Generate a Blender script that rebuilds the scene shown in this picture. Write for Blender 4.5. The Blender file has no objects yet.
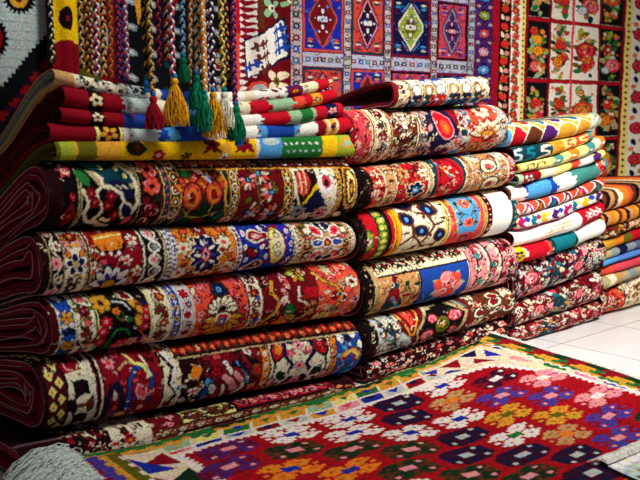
import bpy, math, random
import numpy as np
C = bpy.context.scene.collection
# ------------------------------------------------------------------ camera geometry and the line of the stacks
F = 900.0; CH = 1.0; TH = math.atan(125/900); ct, st = math.cos(TH), math.sin(TH)
P0 = np.array([-.70, 2.43]); D = np.array([.74, .67]); D = D/np.hypot(*D); B = np.array([-D[1], D[0]])
def proj(x, y, z):
    qz = z-CH; d = y*ct-qz*st; u = y*st+qz*ct
    return 320+F*x/d, 240-F*u/d
def zof(s, y, b=0.0):
    """height at which a point at length s, depth b stands at reading y"""
    py = P0[1]+D[1]*s+B[1]*b; k = (240-y)/F
    return CH+py*(k*ct-st)/(ct+k*st)
def sof(x, b=0.0, y=240):
    lo, hi = -2.0, 9.0
    for _ in range(50):
        m = (lo+hi)/2; p = P0+D*m+B*b
        if proj(p[0], p[1], zof(m, y, b))[0] < x: lo = m
        else: hi = m
    return m
def W(s, b, z):
    """stack coordinates (along, back, up) -> world; arrays allowed"""
    s, b, z = np.broadcast_arrays(np.asarray(s, float), np.asarray(b, float), np.asarray(z, float))
    return np.stack([P0[0]+D[0]*s+B[0]*b, P0[1]+D[1]*s+B[1]*b, z], -1)
# ------------------------------------------------------------------ palette
PAL = dict(mar='54101c', dmar='2c0a12', red='c2182c', crim='8f0f24', dred='75101c', coral='e4573f', orange='e5872a', gold='d8a03a', yel='f2c018',
  cream='ecdfc0', white='f7f2e6', pink='ea9ba2', rose='d9505e', navy='161c48', blue='2450a8', royal='2436a6', sky='5aa2d6', teal='1c7c88', dteal='0f4450',
  green='2c7a3c', dgreen='163a22', lime='a3b03a', black='120a0d', brown='6a3820', purp='5a2a72', tan='c69a68', mag='b81f6c', grey='8f9a9c', lgrey='bcc8c6',
  violet='5145a0', sgreen='9dbf9a', tealg='4f938a', olive='6d6a20', lyel='f3e488', dkb='15161c', plum='3c1030', khaki='b6a77a')
def col(c):
    if isinstance(c, tuple): return np.array(c)
    h = PAL.get(c, c); v = np.array([int(h[i:i+2], 16)/255 for i in (0, 2, 4)])
    return v
def lin(v): return np.where(v <= .04045, v/12.92, ((v+.055)/1.055)**2.4)
# ------------------------------------------------------------------ a weaver: draws a carpet's pattern into an array that becomes the wool's colours
class Loom:
    def __init__(s, x0, x1, y0, y1, sc, bg, seed=0):
        s.x0, s.x1, s.y0, s.y1, s.sc = x0, x1, y0, y1, sc
        s.a = np.zeros((int((y1-y0)*sc)+2, int((x1-x0)*sc)+2, 3)); s.a[:] = col(bg); s.r = random.Random(seed)
    def _box(s, xa, xb, ya, yb):
        h, w, _ = s.a.shape
        i0 = max(0, int((xa-s.x0)*s.sc)); i1 = min(w, int((xb-s.x0)*s.sc)+2); j0 = max(0, int((ya-s.y0)*s.sc)); j1 = min(h, int((yb-s.y0)*s.sc)+2)
        if i1 <= i0 or j1 <= j0: return None
        X = (np.arange(i0, i1)+.5)/s.sc+s.x0; Y = (np.arange(j0, j1)+.5)/s.sc+s.y0
        return s.a[j0:j1, i0:i1], X[None, :], Y[:, None]
    def rect(s, x0, x1, y0, y1, c):
        q = s._box(x0, x1-1/s.sc, y0, y1-1/s.sc)
        if q: q[0][(q[1]+q[2]*0 >= x0) & (q[1]*0+q[2] >= y0)] = col(c)
        return s
    def band(s, x0, x1, c): return s.rect(x0, x1, s.y0, s.y1, c)
    def ell(s, cx, cy, rx, ry, c, rot=0):
        m = max(rx, ry); q = s._box(cx-m, cx+m, cy-m, cy+m)
        if q:
            a, b = math.cos(rot), math.sin(rot); X = q[1]-cx; Y = q[2]-cy
            q[0][((a*X+b*Y)/rx)**2+((-b*X+a*Y)/ry)**2 < 1] = col(c)
        return s
    def poly(s, pts, c):
        xs = [p[0] for p in pts]; ys = [p[1] for p in pts]; q = s._box(min(xs), max(xs), min(ys), max(ys))
        if not q: return s
        X = q[1]+q[2]*0; Y = q[1]*0+q[2]; ins = np.zeros(X.shape, bool)
        for i in range(len(pts)):
            xa, ya = pts[i]; xb, yb = pts[i-1]
            if ya == yb: continue
            ins ^= ((ya > Y) != (yb > Y)) & (X < (xb-xa)*(Y-ya)/(yb-ya)+xa)
        q[0][ins] = col(c); return s
    def line(s, pts, w, c):
        w /= 2
        for (xa, ya), (xb, yb) in zip(pts, pts[1:]):
            q = s._box(min(xa, xb)-w, max(xa, xb)+w, min(ya, yb)-w, max(ya, yb)+w)
            if not q: continue
            dx, dy = xb-xa, yb-ya; L = dx*dx+dy*dy+1e-9
            t = np.clip(((q[1]-xa)*dx+(q[2]-ya)*dy)/L, 0, 1)
            q[0][(q[1]-xa-t*dx)**2+(q[2]-ya-t*dy)**2 < w*w] = col(c)
        return s
    def vline(s, x, w, c, bow=0.0):
        n = 10; H = s.y1-s.y0
        return s.line([(x+bow*(1-(2*i/n-1)**2), s.y0+H*i/n) for i in range(n+1)], w, c)
    def vlines(s, c, w, *xs):
        for x in xs: s.vline(x, w, c)
        return s
    def flower(s, cx, cy, r, c, cc='gold', n=6, out=None, rot=None, asp=1.0):
        rot = s.r.random()*6 if rot is None else rot
        for k, cl in ((1.28, out), (1.0, c)):
            if cl is None: continue
            for i in range(n):
                a = rot+i*2*math.pi/n
                s.ell(cx+math.cos(a)*r*.62*asp, cy+math.sin(a)*r*.62, r*.40*k, r*.30*k, cl, a)
        s.ell(cx, cy, r*.34*asp, r*.34, cc); s.ell(cx, cy, r*.14, r*.14, 'black' if cc != 'black' else 'cream'); return s
    def rose(s, cx, cy, r, c1='red', c2='pink', c3='crim', leaf='green'):
        for i in range(4):
            a = s.r.random()*6.3; s.leaf(cx+math.cos(a)*r*.9, cy+math.sin(a)*r*.9, r*.9, a, leaf)
        s.ell(cx, cy, r, r*.95, c3); s.ell(cx, cy, r*.85, r*.8, c1)
        for k, cl in ((.68, c2), (.54, c1), (.36, c3), (.24, c2)): s.ell(cx+r*.1*(s.r.random()-.5), cy-r*.08, r*k, r*k*.85, cl)
        for i in range(5):
            a = i*1.26; s.line([(cx+r*.5*math.cos(a), cy+r*.5*math.sin(a)), (cx+r*.8*math.cos(a+.6), cy+r*.75*math.sin(a+.6))], r*.13, c2)
        return s
    def leaf(s, cx, cy, L, a, c, out=None, w=.28):
        P = []
        for t, u in ((-.5, 0), (-.25, w*.8), (0.05, w), (.3, w*.6), (.5, 0), (.3, -w*.6), (.05, -w), (-.25, -w*.8)):
            P.append((t*L, u*L))
        rt = lambda k: [(cx+k*(x*math.cos(a)-y*math.sin(a)), cy+k*(x*math.sin(a)+y*math.cos(a))) for x, y in P]
        if out: s.poly(rt(1.35), out)
        return s.poly(rt(1), c)
    def boteh(s, cx, cy, r, a, c, out, inn):
        def pts(k): 
            P = [(math.cos(t)*r*.62*k, math.sin(t)*r*.62*k) for t in np.linspace(.5, 5.2, 12)]
            P.append((r*.9*k+r*.1, -r*.75*k)); P.append((r*1.25*k, -r*.4*k)); P.append((r*.85*k, r*.0))
            return [(cx+x*math.cos(a)-y*math.sin(a), cy+x*math.sin(a)+y*math.cos(a)) for x, y in P]
        s.poly(pts(1.2), out); s.poly(pts(.92), c); s.poly(pts(.5), inn); return s.ell(cx, cy, r*.15, r*.15, out)
    def curl(s, cx, cy, r, a, c, w, turn=4.2, out=None):
        P = [(cx+r*(1-.12*t)*math.cos(a+t), cy+r*(1-.12*t)*math.sin(a+t)) for t in np.linspace(0, turn, 9)]
        if out: s.line(P, w*2.1, out)
        return s.line(P, w, c)
    def vine(s, x0, x1, y0, y1, c, w, per=20, amp=None, vert=True, out=None, fl=None, leafc=None):
        """wave running down the band with flowers in its bends"""
        if vert:
            cx = (x0+x1)/2; A = amp or (x1-x0)*.32; n = max(8, int((y1-y0)/2))
            P = [(cx+A*math.sin(2*math.pi*(y-y0)/per), y) for y in np.linspace(y0, y1, n)]
        else:
            cy = (y0+y1)/2; A = amp or (y1-y0)*.32; n = max(8, int((x1-x0)/2))
            P = [(x, cy+A*math.sin(2*math.pi*(x-x0)/per)) for x in np.linspace(x0, x1, n)]
        if out: s.line(P, w*2.2, out)
        s.line(P, w, c)
        k = 0; t = per*.25; end = (y1-y0) if vert else (x1-x0)
        while t < end:
            sg = 1 if k % 2 == 0 else -1
            if vert: px, py = cx-sg*A*.25, y0+t
            else: px, py = x0+t, cy-sg*A*.25
            if fl:
                f = fl[k % len(fl)]; s.flower(px, py, f[1], f[0], f[2], out=f[3] if len(f) > 3 else None)
            if leafc:
                if vert: s.leaf(cx+sg*A*.6, y0+t+per*.25, per*.3, s.r.random()*3, leafc[k % len(leafc)])
                else: s.leaf(x0+t+per*.25, cy+sg*A*.6, per*.3, s.r.random()*3, leafc[k % len(leafc)])
            t += per*.5; k += 1
        return s
    def clutter(s, x0, x1, y0, y1, cols, n, r=3.0, sym=True, out='black'):
        R = s.r; cx = (x0+x1)/2; hw = (x1-x0)/2; n = int(n*1.5); r = r*.8
        for i in range(n):
            dx = R.random()*hw; y = y0+R.random()*(y1-y0); c = R.choice(cols); c2 = R.choice(cols); k = R.random(); q = r*(.6+.8*R.random()); a = R.random()*6.3
            o = out if R.random() < .6 else c2
            for sg in ((1, -1) if sym else (R.choice((1, -1)),)):
                x = cx+sg*dx; aa = a if sg > 0 else math.pi-a
                if x-q*.3 < x0 or x+q*.3 > x1: continue
                if k < .34: s.flower(x, y, q, c, c2, n=R.choice((4, 5, 6)) if not sym else 5, out=o)
                elif k < .62: s.leaf(x, y, q*2.0, aa, c, out=o)
                elif k < .84: s.curl(x, y, q*.9, aa, c, q*.34, out=o)
                else: s.ell(x, y, q*.5, q*.35, c, aa)
        return s
    def fil(s, dens=1.0, cols=('black', 'dmar', 'cream', 'dkb', 'brown', 'black'), skip=(), y0=None):
        """fine tendrils between the larger figures"""
        R = s.r; y0 = s.y0 if y0 is None else y0; n = int((s.x1-s.x0)*(s.y1-y0)/26*dens)
        for i in range(n):
            x = s.x0+R.random()*(s.x1-s.x0); y = y0+R.random()*(s.y1-y0)
            if any(a < x < b and c < y < d for a, b, c, d in skip): continue
            s.curl(x, y, 1.2+1.8*R.random(), R.random()*6.3, R.choice(cols), .75, 1.5+2.5*R.random())
        return s
    def lozcol(s, cx, y0, y1, r, c, cc, step):
        y = y0
        while y < y1:
            s.poly([(cx-r, y), (cx, y-r*1.25), (cx+r, y), (cx, y+r*1.25)], c); s.poly([(cx-r*.42, y), (cx, y-r*.5), (cx+r*.42, y), (cx, y+r*.5)], cc); y += step
        return s
    def noise(s, a=.05, cell=1, warp=.34):
        rs = np.random.RandomState(s.r.randrange(9999)); h, w, _ = s.a.shape; warp = s.__dict__.get('warp', warp)
        if warp:    # knots never follow a drawn line exactly
            def field(c, amp):
                g = rs.normal(0, amp*s.sc, (h//c+2, w//c+2)); jj = np.arange(h)/c; ii = np.arange(w)/c; j0 = jj.astype(int); i0 = ii.astype(int); fj = (jj-j0)[:, None]; fi = (ii-i0)[None]
                return (g[j0][:, i0]*(1-fi)+g[j0][:, i0+1]*fi)*(1-fj)+(g[j0+1][:, i0]*(1-fi)+g[j0+1][:, i0+1]*fi)*fj
            c1 = max(2, int(s.sc*.8)); c2 = max(4, int(s.sc*2.6))
            dx = field(c1, warp*.8)+field(c2, warp*1.1); dy = field(c1, warp*.8)+field(c2, warp*1.1)
            J = np.clip(np.arange(h)[:, None]+dy, 0, h-1).astype(int); I = np.clip(np.arange(w)[None]+dx, 0, w-1).astype(int); s.a = s.a[J, I]
            k = max(1, int(s.sc*.9)); n = rs.normal(0, a*.9, (h//k+1, w//k+1, 3)).repeat(k, 0).repeat(k, 1)[:h, :w]; s.a = np.clip(s.a*(1+n), 0, 1)
        n = rs.normal(0, a, (h//cell+1, w//cell+1, 1)).repeat(cell, 0).repeat(cell, 1)[:h, :w]
        s.a = np.clip(s.a*(1+n), 0, 1); return s
    def get(s, X, Y):
        h, w, _ = s.a.shape
        i = np.clip((X-s.x0)*s.sc-.5, 0, w-1.01); j = np.clip((Y+getattr(s, 'yshift', 0)-s.y0)*s.sc-.5, 0, h-1.01)
        i0 = i.astype(int); j0 = j.astype(int); fi = (i-i0)[..., None]; fj = (j-j0)[..., None]; A = lin(s.a)**1.14*np.array(getattr(s, 'dye', (1, 1, 1)))
        return (A[j0, i0]*(1-fi)+A[j0, i0+1]*fi)*(1-fj)+(A[j0+1, i0]*(1-fi)+A[j0+1, i0+1]*fi)*fj
# ------------------------------------------------------------------ materials
def mat(name, base=None, attr=False, rough=.9, bump=.3, bscale=700, spec=.08, sheen=0.0, var=.22, vscale=260, weave=False):
    m = bpy.data.materials.new(name); m.use_nodes = True; N = m.node_tree.nodes; L = m.node_tree.links; bs = N['Principled BSDF']
    bs.inputs['Roughness'].default_value = rough; bs.inputs['Specular IOR Level'].default_value = spec; bs.inputs['Sheen Weight'].default_value = sheen
    tc = N.new('ShaderNodeTexCoord')
    if attr: a = N.new('ShaderNodeAttribute'); a.attribute_name = 'wool'; src = a.outputs['Color']
    else: a = N.new('ShaderNodeRGB'); v = lin(col(base)); a.outputs[0].default_value = (*v, 1); src = a.outputs[0]
    nz = N.new('ShaderNodeTexNoise'); nz.inputs['Scale'].default_value = vscale; nz.inputs['Detail'].default_value = 3; L.new(tc.outputs['Object'], nz.inputs['Vector'])
    mr = N.new('ShaderNodeMapRange'); mr.inputs['From Min'].default_value = .3; mr.inputs['From Max'].default_value = .7
    mr.inputs['To Min'].default_value = 1-var; mr.inputs['To Max'].default_value = 1+var; L.new(nz.outputs['Fac'], mr.inputs['Value'])
    mx = N.new('ShaderNodeMix'); mx.data_type = 'RGBA'; mx.blend_type = 'MULTIPLY'; mx.inputs[0].default_value = 1
    L.new(src, mx.inputs[6]); L.new(mr.outputs['Result'], mx.inputs[7]); L.new(mx.outputs[2], bs.inputs['Base Color'])
    n2 = N.new('ShaderNodeTexNoise'); n2.inputs['Scale'].default_value = bscale; n2.inputs['Detail'].default_value = 2; L.new(tc.outputs['Object'], n2.inputs['Vector'])
    bp = N.new('ShaderNodeBump'); bp.inputs['Strength'].default_value = bump; bp.inputs['Distance'].default_value = .003
    L.new(n2.outputs['Fac'], bp.inputs['Height']); L.new(bp.outputs['Normal'], bs.inputs['Normal'])
    return m
M_PILE = mat('wool_pile', attr=True, bump=.45, bscale=420)
M_FLAT = mat('flat_weave', attr=True, bump=.25, bscale=500)
M_RUG = mat('kilim_weave', attr=True, bump=.35, bscale=380)
M_BACK = mat('maroon_backing', base='6e1222', var=.4, vscale=60, bump=.5, bscale=300)
M_BACK2 = mat('dark_backing', base='2c0a10', var=.4, vscale=60, bump=.5, bscale=300)
M_LINE = mat('selvedge_yarn', base='c58a84', var=.4)
M_FR = mat('dark_fringe_yarn', base='1c0f10', var=.5)
M_FRW = mat('white_fringe_yarn', base='e9e6da', var=.2)
M_FRG = mat('grey_fringe_yarn', base='cfdad2', var=.3)
M_CORD = mat('braided_yarn', attr=True, bump=.5, bscale=900)
# ------------------------------------------------------------------ mesh helpers
def tag(o, label=None, cat=None, group=None, kind=None):
    if label: o['label'] = label
    if cat: o['category'] = cat
    if group: o['group'] = group
    if kind: o['kind'] = kind
    return o
def link(name, me, m=None, parent=None):
    o = bpy.data.objects.new(name, me); C.objects.link(o)
    if m and me: me.materials.append(m)
    if parent:
        o.parent = parent; o.matrix_parent_inverse.identity()
        o.location = -parent.location if parent.parent is None else (0, 0, 0)
    return o
def empty(name, loc, label, cat, group=None):
    o = link(name, None); o.location = loc; o.empty_display_size = .05
    return tag(o, label, cat, group)
def raw_mesh(name, V, Q, colr=None, smooth=True):
    V = np.asarray(V, np.float32).reshape(-1, 3); Q = np.asarray(Q, np.int32).reshape(-1, 4)
    me = bpy.data.meshes.new(name); me.vertices.add(len(V)); me.vertices.foreach_set('co', V.ravel())
    me.loops.add(Q.size); me.loops.foreach_set('vertex_index', Q.ravel()); me.polygons.add(len(Q))
    me.polygons.foreach_set('loop_start', np.arange(0, Q.size, 4, dtype=np.int32)); me.polygons.foreach_set('loop_total', np.full(len(Q), 4, np.int32))
    if smooth: me.polygons.foreach_set('use_smooth', np.ones(len(Q), bool))
    me.update(calc_edges=True)
    if colr is not None:
        at = me.color_attributes.new('wool', 'FLOAT_COLOR', 'POINT')
        c = np.ones((len(V), 4), np.float32); c[:, :3] = np.asarray(colr).reshape(-1, 3); at.data.foreach_set('color', c.ravel())
    me.validate() if False else None
    return me
def gridq(n, m, off=0, wrap=False, flip=False):
    i = np.arange(n-1)[:, None]; mm = m if wrap else m-1; j = np.arange(mm)[None, :]; j2 = (j+1) % m
    q = np.stack([i*m+j, i*m+j2, (i+1)*m+j2, (i+1)*m+j], -1).reshape(-1, 4)+off
    return q[:, ::-1] if flip else q
def tube_arrays(paths, r, k=5):
    """many tubes -> one vertex/face list. paths: list of (n,3); r float or array"""
    V = []; Q = []; off = 0
    for P in paths:
        P = np.asarray(P, float); n = len(P); T = np.gradient(P, axis=0); T /= np.linalg.norm(T, axis=1)[:, None]+1e-9
        up = np.array([0.31, .27, .91]) if abs(T[0][2]) < .9 else np.array([.9, .3, .1])
        U = np.cross(T, up); U /= np.linalg.norm(U, axis=1)[:, None]+1e-9; Wv = np.cross(T, U)
        a = np.linspace(0, 2*np.pi, k, endpoint=False); rr = (np.ones(n)*r)[:, None, None]
        v = P[:, None]+rr*(np.cos(a)[None, :, None]*U[:, None]+np.sin(a)[None, :, None]*Wv[:, None])
        V.append(v.reshape(-1, 3)); Q.append(gridq(n, k, off, wrap=True)); off += n*k
    return np.concatenate(V), np.concatenate(Q)
def sm(x): x = np.clip(x, 0, 1); return x*x*(3-2*x)
# ------------------------------------------------------------------ a folded carpet: patterned pile wrapped round the fold, backing layers nested in it
def fold_path(n_top, n_arc, n_bot, depth, r, h, inset=0.0, pw=.93, wob=None):
    """(b, zf, y) along one fold: from the back over the top, round the ridge, back underneath. zf in metres above the fold's foot"""
    hh = h-2*inset; rr = max(.006, r-inset)
    tb = np.linspace(0, 1, n_top, endpoint=False)
    b1 = depth+(r-depth)*(1-(1-tb)**2.2) if n_top > 1 else np.zeros(0)
    z1 = np.full(n_top, hh+inset)
    ph = np.linspace(np.pi/2, -np.pi/2, n_arc)
    b2 = r-rr*np.abs(np.cos(ph))**pw; z2 = inset+hh*(.5+.5*np.sign(np.sin(ph))*np.abs(np.sin(ph))**pw)
    tt = np.linspace(0, 1, n_bot+1)[1:]
    b3 = r+(depth-r)*tt; z3 = np.full(n_bot, inset)
    return np.concatenate([b1, b2, b3]), np.concatenate([z1, z2, z3])
STACKTAPER = {'L': .20, 'M': .08, 'R': .04, 'F': .04}
def folded(name, label, group, cat, stack, loom, x0, x1, yl, yr, depth=.48, b0=0.0, r=None, nu=260, na=90, H=None, mat_=None, back=None, layers=3, thick=.013,
           bow=0.0, seed=1, ridge=.004, ends=True, line=True, fringe=None, topstrip=.14, ext=0.0, pw=.93, xref=None, jag=.012, pull=0.0, swoop=0.0, zfix=None, mouth=1.0):
    """yl / yr = (top, foot) readings at the two ends x0 / x1 of the ridge"""
    rnd = random.Random(seed); mat_ = mat_ or M_PILE; back = back or M_BACK
    xa, xb = xref or (x0, x1)
    sa, sb = sof(xa, b0, sum(yl)/2), sof(xb, b0, sum(yr)/2)
    za = [zof(sa, y, b0) for y in yl]; zb = [zof(sb, y, b0) for y in yr]
    if zfix: za[1], zb[1] = zfix
    s0, s1 = sof(x0, b0, sum(yl)/2), sof(x1, b0, sum(yr)/2)
    Hc = H or (yl[1]-yl[0]); tp = STACKTAPER[stack]
    def ztop(s): t = (s-sa)/(sb-sa); return za[0]+(zb[0]-za[0])*t-bow*4*t*(1-t)+swoop*np.clip(t-.6, 0, 1)**2
    def zbot(s): t = (s-sa)/(sb-sa); return za[1]+(zb[1]-za[1])*t-bow*4*t*(1-t)+swoop*np.clip(t-.6, 0, 1)**2
    f1, f2, f3 = rnd.random()*6, rnd.random()*6, rnd.random()*6
    def place(s, b, zl, h0):
        """b: depth in the fold, zl: height in a fold h0 high"""
        zt, zb_ = ztop(s)-.0015, np.maximum(zbot(s), .004); e = np.minimum(s-s0, s1-s); sq = 1-.10*np.exp(-np.maximum(e, 0)/.018)
        zz = (zt+zb_)/2+(zt-zb_)*(zl/h0-.5)*sq
        bb = b+b0+ridge*(np.sin(s*9+f1)+.6*np.sin(s*23+f2))*np.exp(-b/.15)+.006*np.exp(-np.maximum(e, 0)/.02)+pull*(s-s0)
        fac = 1-tp*sm((bb-.04)/.5)
        return W(s, bb, zz*fac)
    h0 = ((za[0]-za[1])+(zb[0]-zb[1]))/2; rr = r or h0*.56
    p0 = W(s0, b0, max(0.0, min(za[1], zb[1]))); root = empty(name, tuple(W((s0+s1)/2, b0+.05, max(.0, (za[1]+zb[1])/2))), label, cat, group)
    # patterned face
    xs = np.linspace(x0, x1, nu); ymid = np.linspace(sum(yl)/2, sum(yr)/2, nu)
    px = P0[0]+B[0]*b0; py = P0[1]+B[1]*b0
    ss = np.array([sof(x, b0, y) for x, y in zip(np.linspace(x0, x1, 24), np.linspace(ymid[0], ymid[-1], 24))]); s_ = np.interp(xs, np.linspace(x0, x1, 24), ss)
    nt, nb = 14, 6
    b, z = fold_path(nt, na, nb, depth, rr, h0, pw=pw)
    # extra rows over the front strip of the top
    nst = 12; bt = np.linspace(rr+topstrip, rr, nst, endpoint=False); keep = b[:nt] > rr+topstrip
    b = np.concatenate([b[:nt][keep], bt, b[nt:]]); z = np.concatenate([z[:nt][keep], np.full(nst, h0), z[nt:]])
    pm = h0/Hc; yc = (1-z/h0)*Hc; ntop = keep.sum()+nst; yc[:ntop] = -(b[:ntop]-rr)/pm*.8; yc[-nb:] = Hc-1
    X = np.repeat(xs[:, None], len(b), 1); Y = np.repeat(yc[None], nu, 0)
    co = place(s_[:, None], b[None], z[None], h0); cc = loom.get(X, Y)
    me = raw_mesh('pile', co, gridq(nu, len(b), flip=True), cc); pf = link('pile_face', me, mat_, root)
    # nested folded layers
    V = []; Q = []; off = 0; lines = []; ins = .0025
    for k in range(layers):
        if h0-2*ins < .012: break
        t = min(thick, (h0/2-ins)*.8); dpt = depth*(1-.04*k)
        ncol = 14; sx = np.linspace(s0+.004+rnd.random()*jag*(k > 0), s1-.004-rnd.random()*jag*(k > 0), ncol)
        bo, zo = fold_path(9, 17, 9, dpt, rr, h0, inset=ins, pw=pw); bi, zi = fold_path(9, 17, 9, dpt, rr, h0, inset=ins+t, pw=pw)
        if k:
            g = np.linspace(0, 1, len(bo)); A = .012+.005*k; w1 = A*np.sin(g*(7+3*k)+rnd.random()*6)*np.sin(np.pi*g); w2 = .35*A*np.sin(g*(9+2*k)+rnd.random()*6)
            zl = ins+2e-3; zo = np.clip(zo+w1, ins*.8, h0-ins*.8); zi = np.clip(zi+w1, ins+t*.6, h0-ins-t*.6); bo = bo+w2+.01*k; bi = bi+w2+.01*k
        m = len(bo); ring_b = np.concatenate([bo, bi[::-1]]); ring_z = np.concatenate([zo, zi[::-1]])
        co = place(sx[:, None], ring_b[None], ring_z[None], h0); V.append(co.reshape(-1, 3)); Q.append(gridq(ncol, 2*m, off, wrap=True, flip=True))
        for c0, fl in ((0, False), ((ncol-1)*2*m, True)):
            j = np.arange(m-1); q = np.stack([j, j+1, 2*m-2-j, 2*m-1-j], -1)+c0+off; Q.append(q[:, ::-1] if fl else q)
        off += ncol*2*m
        if line:
            for side in (.12,):
                lb = bo*(1-side)+bi*side; lz = zo*(1-side)+zi*side; lines.append(place(np.full(m, sx[0]-.001), lb, lz, h0))
        ins += t+.002+.010*rnd.random()*mouth
    if V: fl_ = link('folded_layers', raw_mesh('layers', np.concatenate(V), np.concatenate(Q)), back, root)
    if lines:
        v, q = tube_arrays(lines, .0015, 4); link('selvedge', raw_mesh('selvedge', v, q), M_LINE, fl_)
    if fringe:
        paths = []; n, mf, ln = fringe
        for i in range(n):
            g = rnd.random(); ph = (math.pi/2)*(1-2*g*.96)
            bb = rr-rr*math.cos(ph)**pw; zz = h0*(.5+.5*math.copysign(abs(math.sin(ph))**pw, math.sin(ph)))
            a = place(np.array(s0+.005+.03*rnd.random()), np.array(bb), np.array(zz), h0); L = ln*(.5+.8*rnd.random())
            dirv = -D*(.5+.5*rnd.random())-B*(.3+.5*rnd.random()); t = np.linspace(0, 1, 5)[:, None]
            P = a+np.concatenate([dirv[None]*t*L, -(t**1.6)*L*(.3+.7*rnd.random())], 1)+np.array([0, 0, .002])+.003*np.sin(t*7+rnd.random()*6)*[1, 0, .5]
            P[:, 2] = np.maximum(P[:, 2], .003); paths.append(P)
        v, q = tube_arrays(paths, .0009, 4); f = link('fringe', raw_mesh('fringe', v, q), mf, pf); tag(f, kind='stuff')
    return root
# ------------------------------------------------------------------ patterns of the left pile's five carpets (x across the ridge, y from its crest 0 to its foot)
PERS = ['cream', 'pink', 'red', 'navy', 'gold', 'dgreen', 'coral', 'white']
def topborder(L, x0, x1, y1, bg, cols, edge='gold', n=None, H=70):
    L.rect(x0, x1, L.y0, y1, bg); w = y1-4
    L.vine(x0, x1, y1-13, y1-1, cols[0], 1.2, per=15, vert=False, fl=[(cols[1], 3.4, cols[2], 'black'), (cols[3], 3.0, 'gold', 'black')], leafc=['dgreen', cols[0]])
    L.vine(x0, x1, y1-30, y1-17, cols[0], 1.2, per=15, vert=False, fl=[(cols[1], 3.4, cols[2], 'black'), (cols[3], 3.0, 'gold', 'black')])
    L.line([(x0, y1), (x1, y1)], 1.3, edge)
def pat_L1():
    H = 70; L = Loom(46, 362, -40, H, 3, 'black', 11); r = L.r
    L.band(46, 62, 'dmar'); L.band(62, 80, 'black'); L.line([(62, -40), (62, H)], 1, 'mar')
    for y in (-22, 10): L.flower(69, y, 7, 'rose', 'pink', 5, 'black'); L.curl(70, y-2, 6, .5, 'cream', 1.1)
    L.poly([(72, 42), (79, 55), (70, 68), (63, 56)], 'crim'); L.poly([(71, 49), (75, 56), (70, 62), (66, 56)], 'dmar'); L.leaf(73, 36, 10, 1.2, 'red', 'black'); L.flower(71, 56, 4, 'red', 'coral', 5)
    L.vlines('khaki', 1.4, 80, 82.5)
    L.leaf(90, 8, 26, .3, 'dgreen'); L.leaf(86, 18, 20, .9, 'green'); L.leaf(118, 14, 44, .25, 'dteal', 'khaki', .32); L.leaf(122, 30, 30, .6, 'navy', None, .3); L.leaf(104, 4, 30, -.1, 'teal', 'black', .2)
    for x in (112, 118, 124): L.line([(x, 26), (x+4, 29)], 1.5, 'cream')
    for x, y in ((108, 8), (122, 9), (128, 16)): L.ell(x, y, 2, 2.3, 'lyel')
    for P in ([(100, 14), (105, 19), (104, 26), (98, 32), (99, 40), (104, 46), (103, 54), (98, 60)], [(104, 26), (112, 27), (122, 34), (125, 44), (121, 56), (113, 62), (106, 60)], [(84, 30), (90, 42), (86, 54), (92, 62), (100, 64)], [(126, 6), (134, 14), (137, 28), (137, 44), (132, 60)], [(98, 60), (106, 66), (118, 68)]):
        L.line(P, 3.4, 'cream')
    for cx, cy in ((96, 42), (109, 46), (118, 56), (92, 33), (112, 36)):
        for i in range(6): L.ell(cx+3.4*math.cos(i*1.05), cy+4*math.sin(i*1.05), 2.1, 2.4, 'dred' if i % 2 else 'crim')
        L.ell(cx, cy, 1.6, 1.8, 'coral')
    L.leaf(128, 52, 18, 1.2, 'navy', 'cream'); L.leaf(132, 62, 12, 2, 'rose', 'black'); L.leaf(90, 66, 12, .4, 'dteal')
    L.vlines('black', 2, 141); L.vlines('khaki', 1, 139.5)
    L.band(142, 162, 'dmar'); L.vlines('brown', .8, 143, 161)
    for y, c, k in ((-26, 'coral', 8), (10, 'coral', 9), (27, 'coral', 9), (52, 'crim', 8), (66, 'dred', 5)):
        L.flower(152, y, k, c, 'dred', 7, 'black'); L.curl(149, y-3, 4, 2.5, 'pink', 1.2); L.curl(155, y+3, 4, 5.5, 'pink', 1.2)
    L.leaf(157, 40, 9, 1.0, 'dgreen'); L.leaf(146, 42, 9, 2.0, 'crim')
    L.band(163, 181, 'cream'); L.band(164.5, 170, 'dteal'); L.band(171, 180, 'dgreen'); L.vlines('gold', 1, 163.5, 170.5, 180.5)
    L.lozcol(167, -36, H, 2.4, 'crim', 'sky', 8); 
    for y in range(-34, 70, 13): L.ell(175.5, y, 4.2, 5.6, 'gold' if (y//13) % 2 else 'cream'); L.ell(175.5, y, 2.8, 3.8, 'navy' if (y//13) % 2 else 'crim'); L.ell(175.5, y, 1.2, 1.6, 'white')
    L.band(182, 230, 'dgreen'); L.clutter(182, 230, 4, 70, ['black', 'dgreen', 'navy', 'green', 'dred'], 22, 6, False)
    for cx, cy, q in ((192, 36, 1.15), (213, 32, 1.0)):
        for i, a in enumerate(np.linspace(-2.7, -.4, 6)): L.leaf(cx+9*q*math.cos(a), cy+11*q*math.sin(a), 16*q, a, 'coral' if i % 2 else 'orange', 'dred', .2)
        L.ell(cx, cy+3, 9*q, 14*q, 'dred'); L.ell(cx, cy+3, 7.4*q, 12*q, 'coral'); L.ell(cx, cy+4, 5*q, 9*q, 'orange'); L.ell(cx, cy+5, 3*q, 6*q, 'crim'); L.line([(cx, cy+10), (cx-2, cy+24)], 1.4, 'lime')
    L.line([(196, 8), (204, 14), (210, 22)], 4.5, 'sky'); L.line([(196, 10), (204, 16), (210, 24)], 1.8, 'white'); L.leaf(201, 12, 12, .6, 'pink', 'black')
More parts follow.
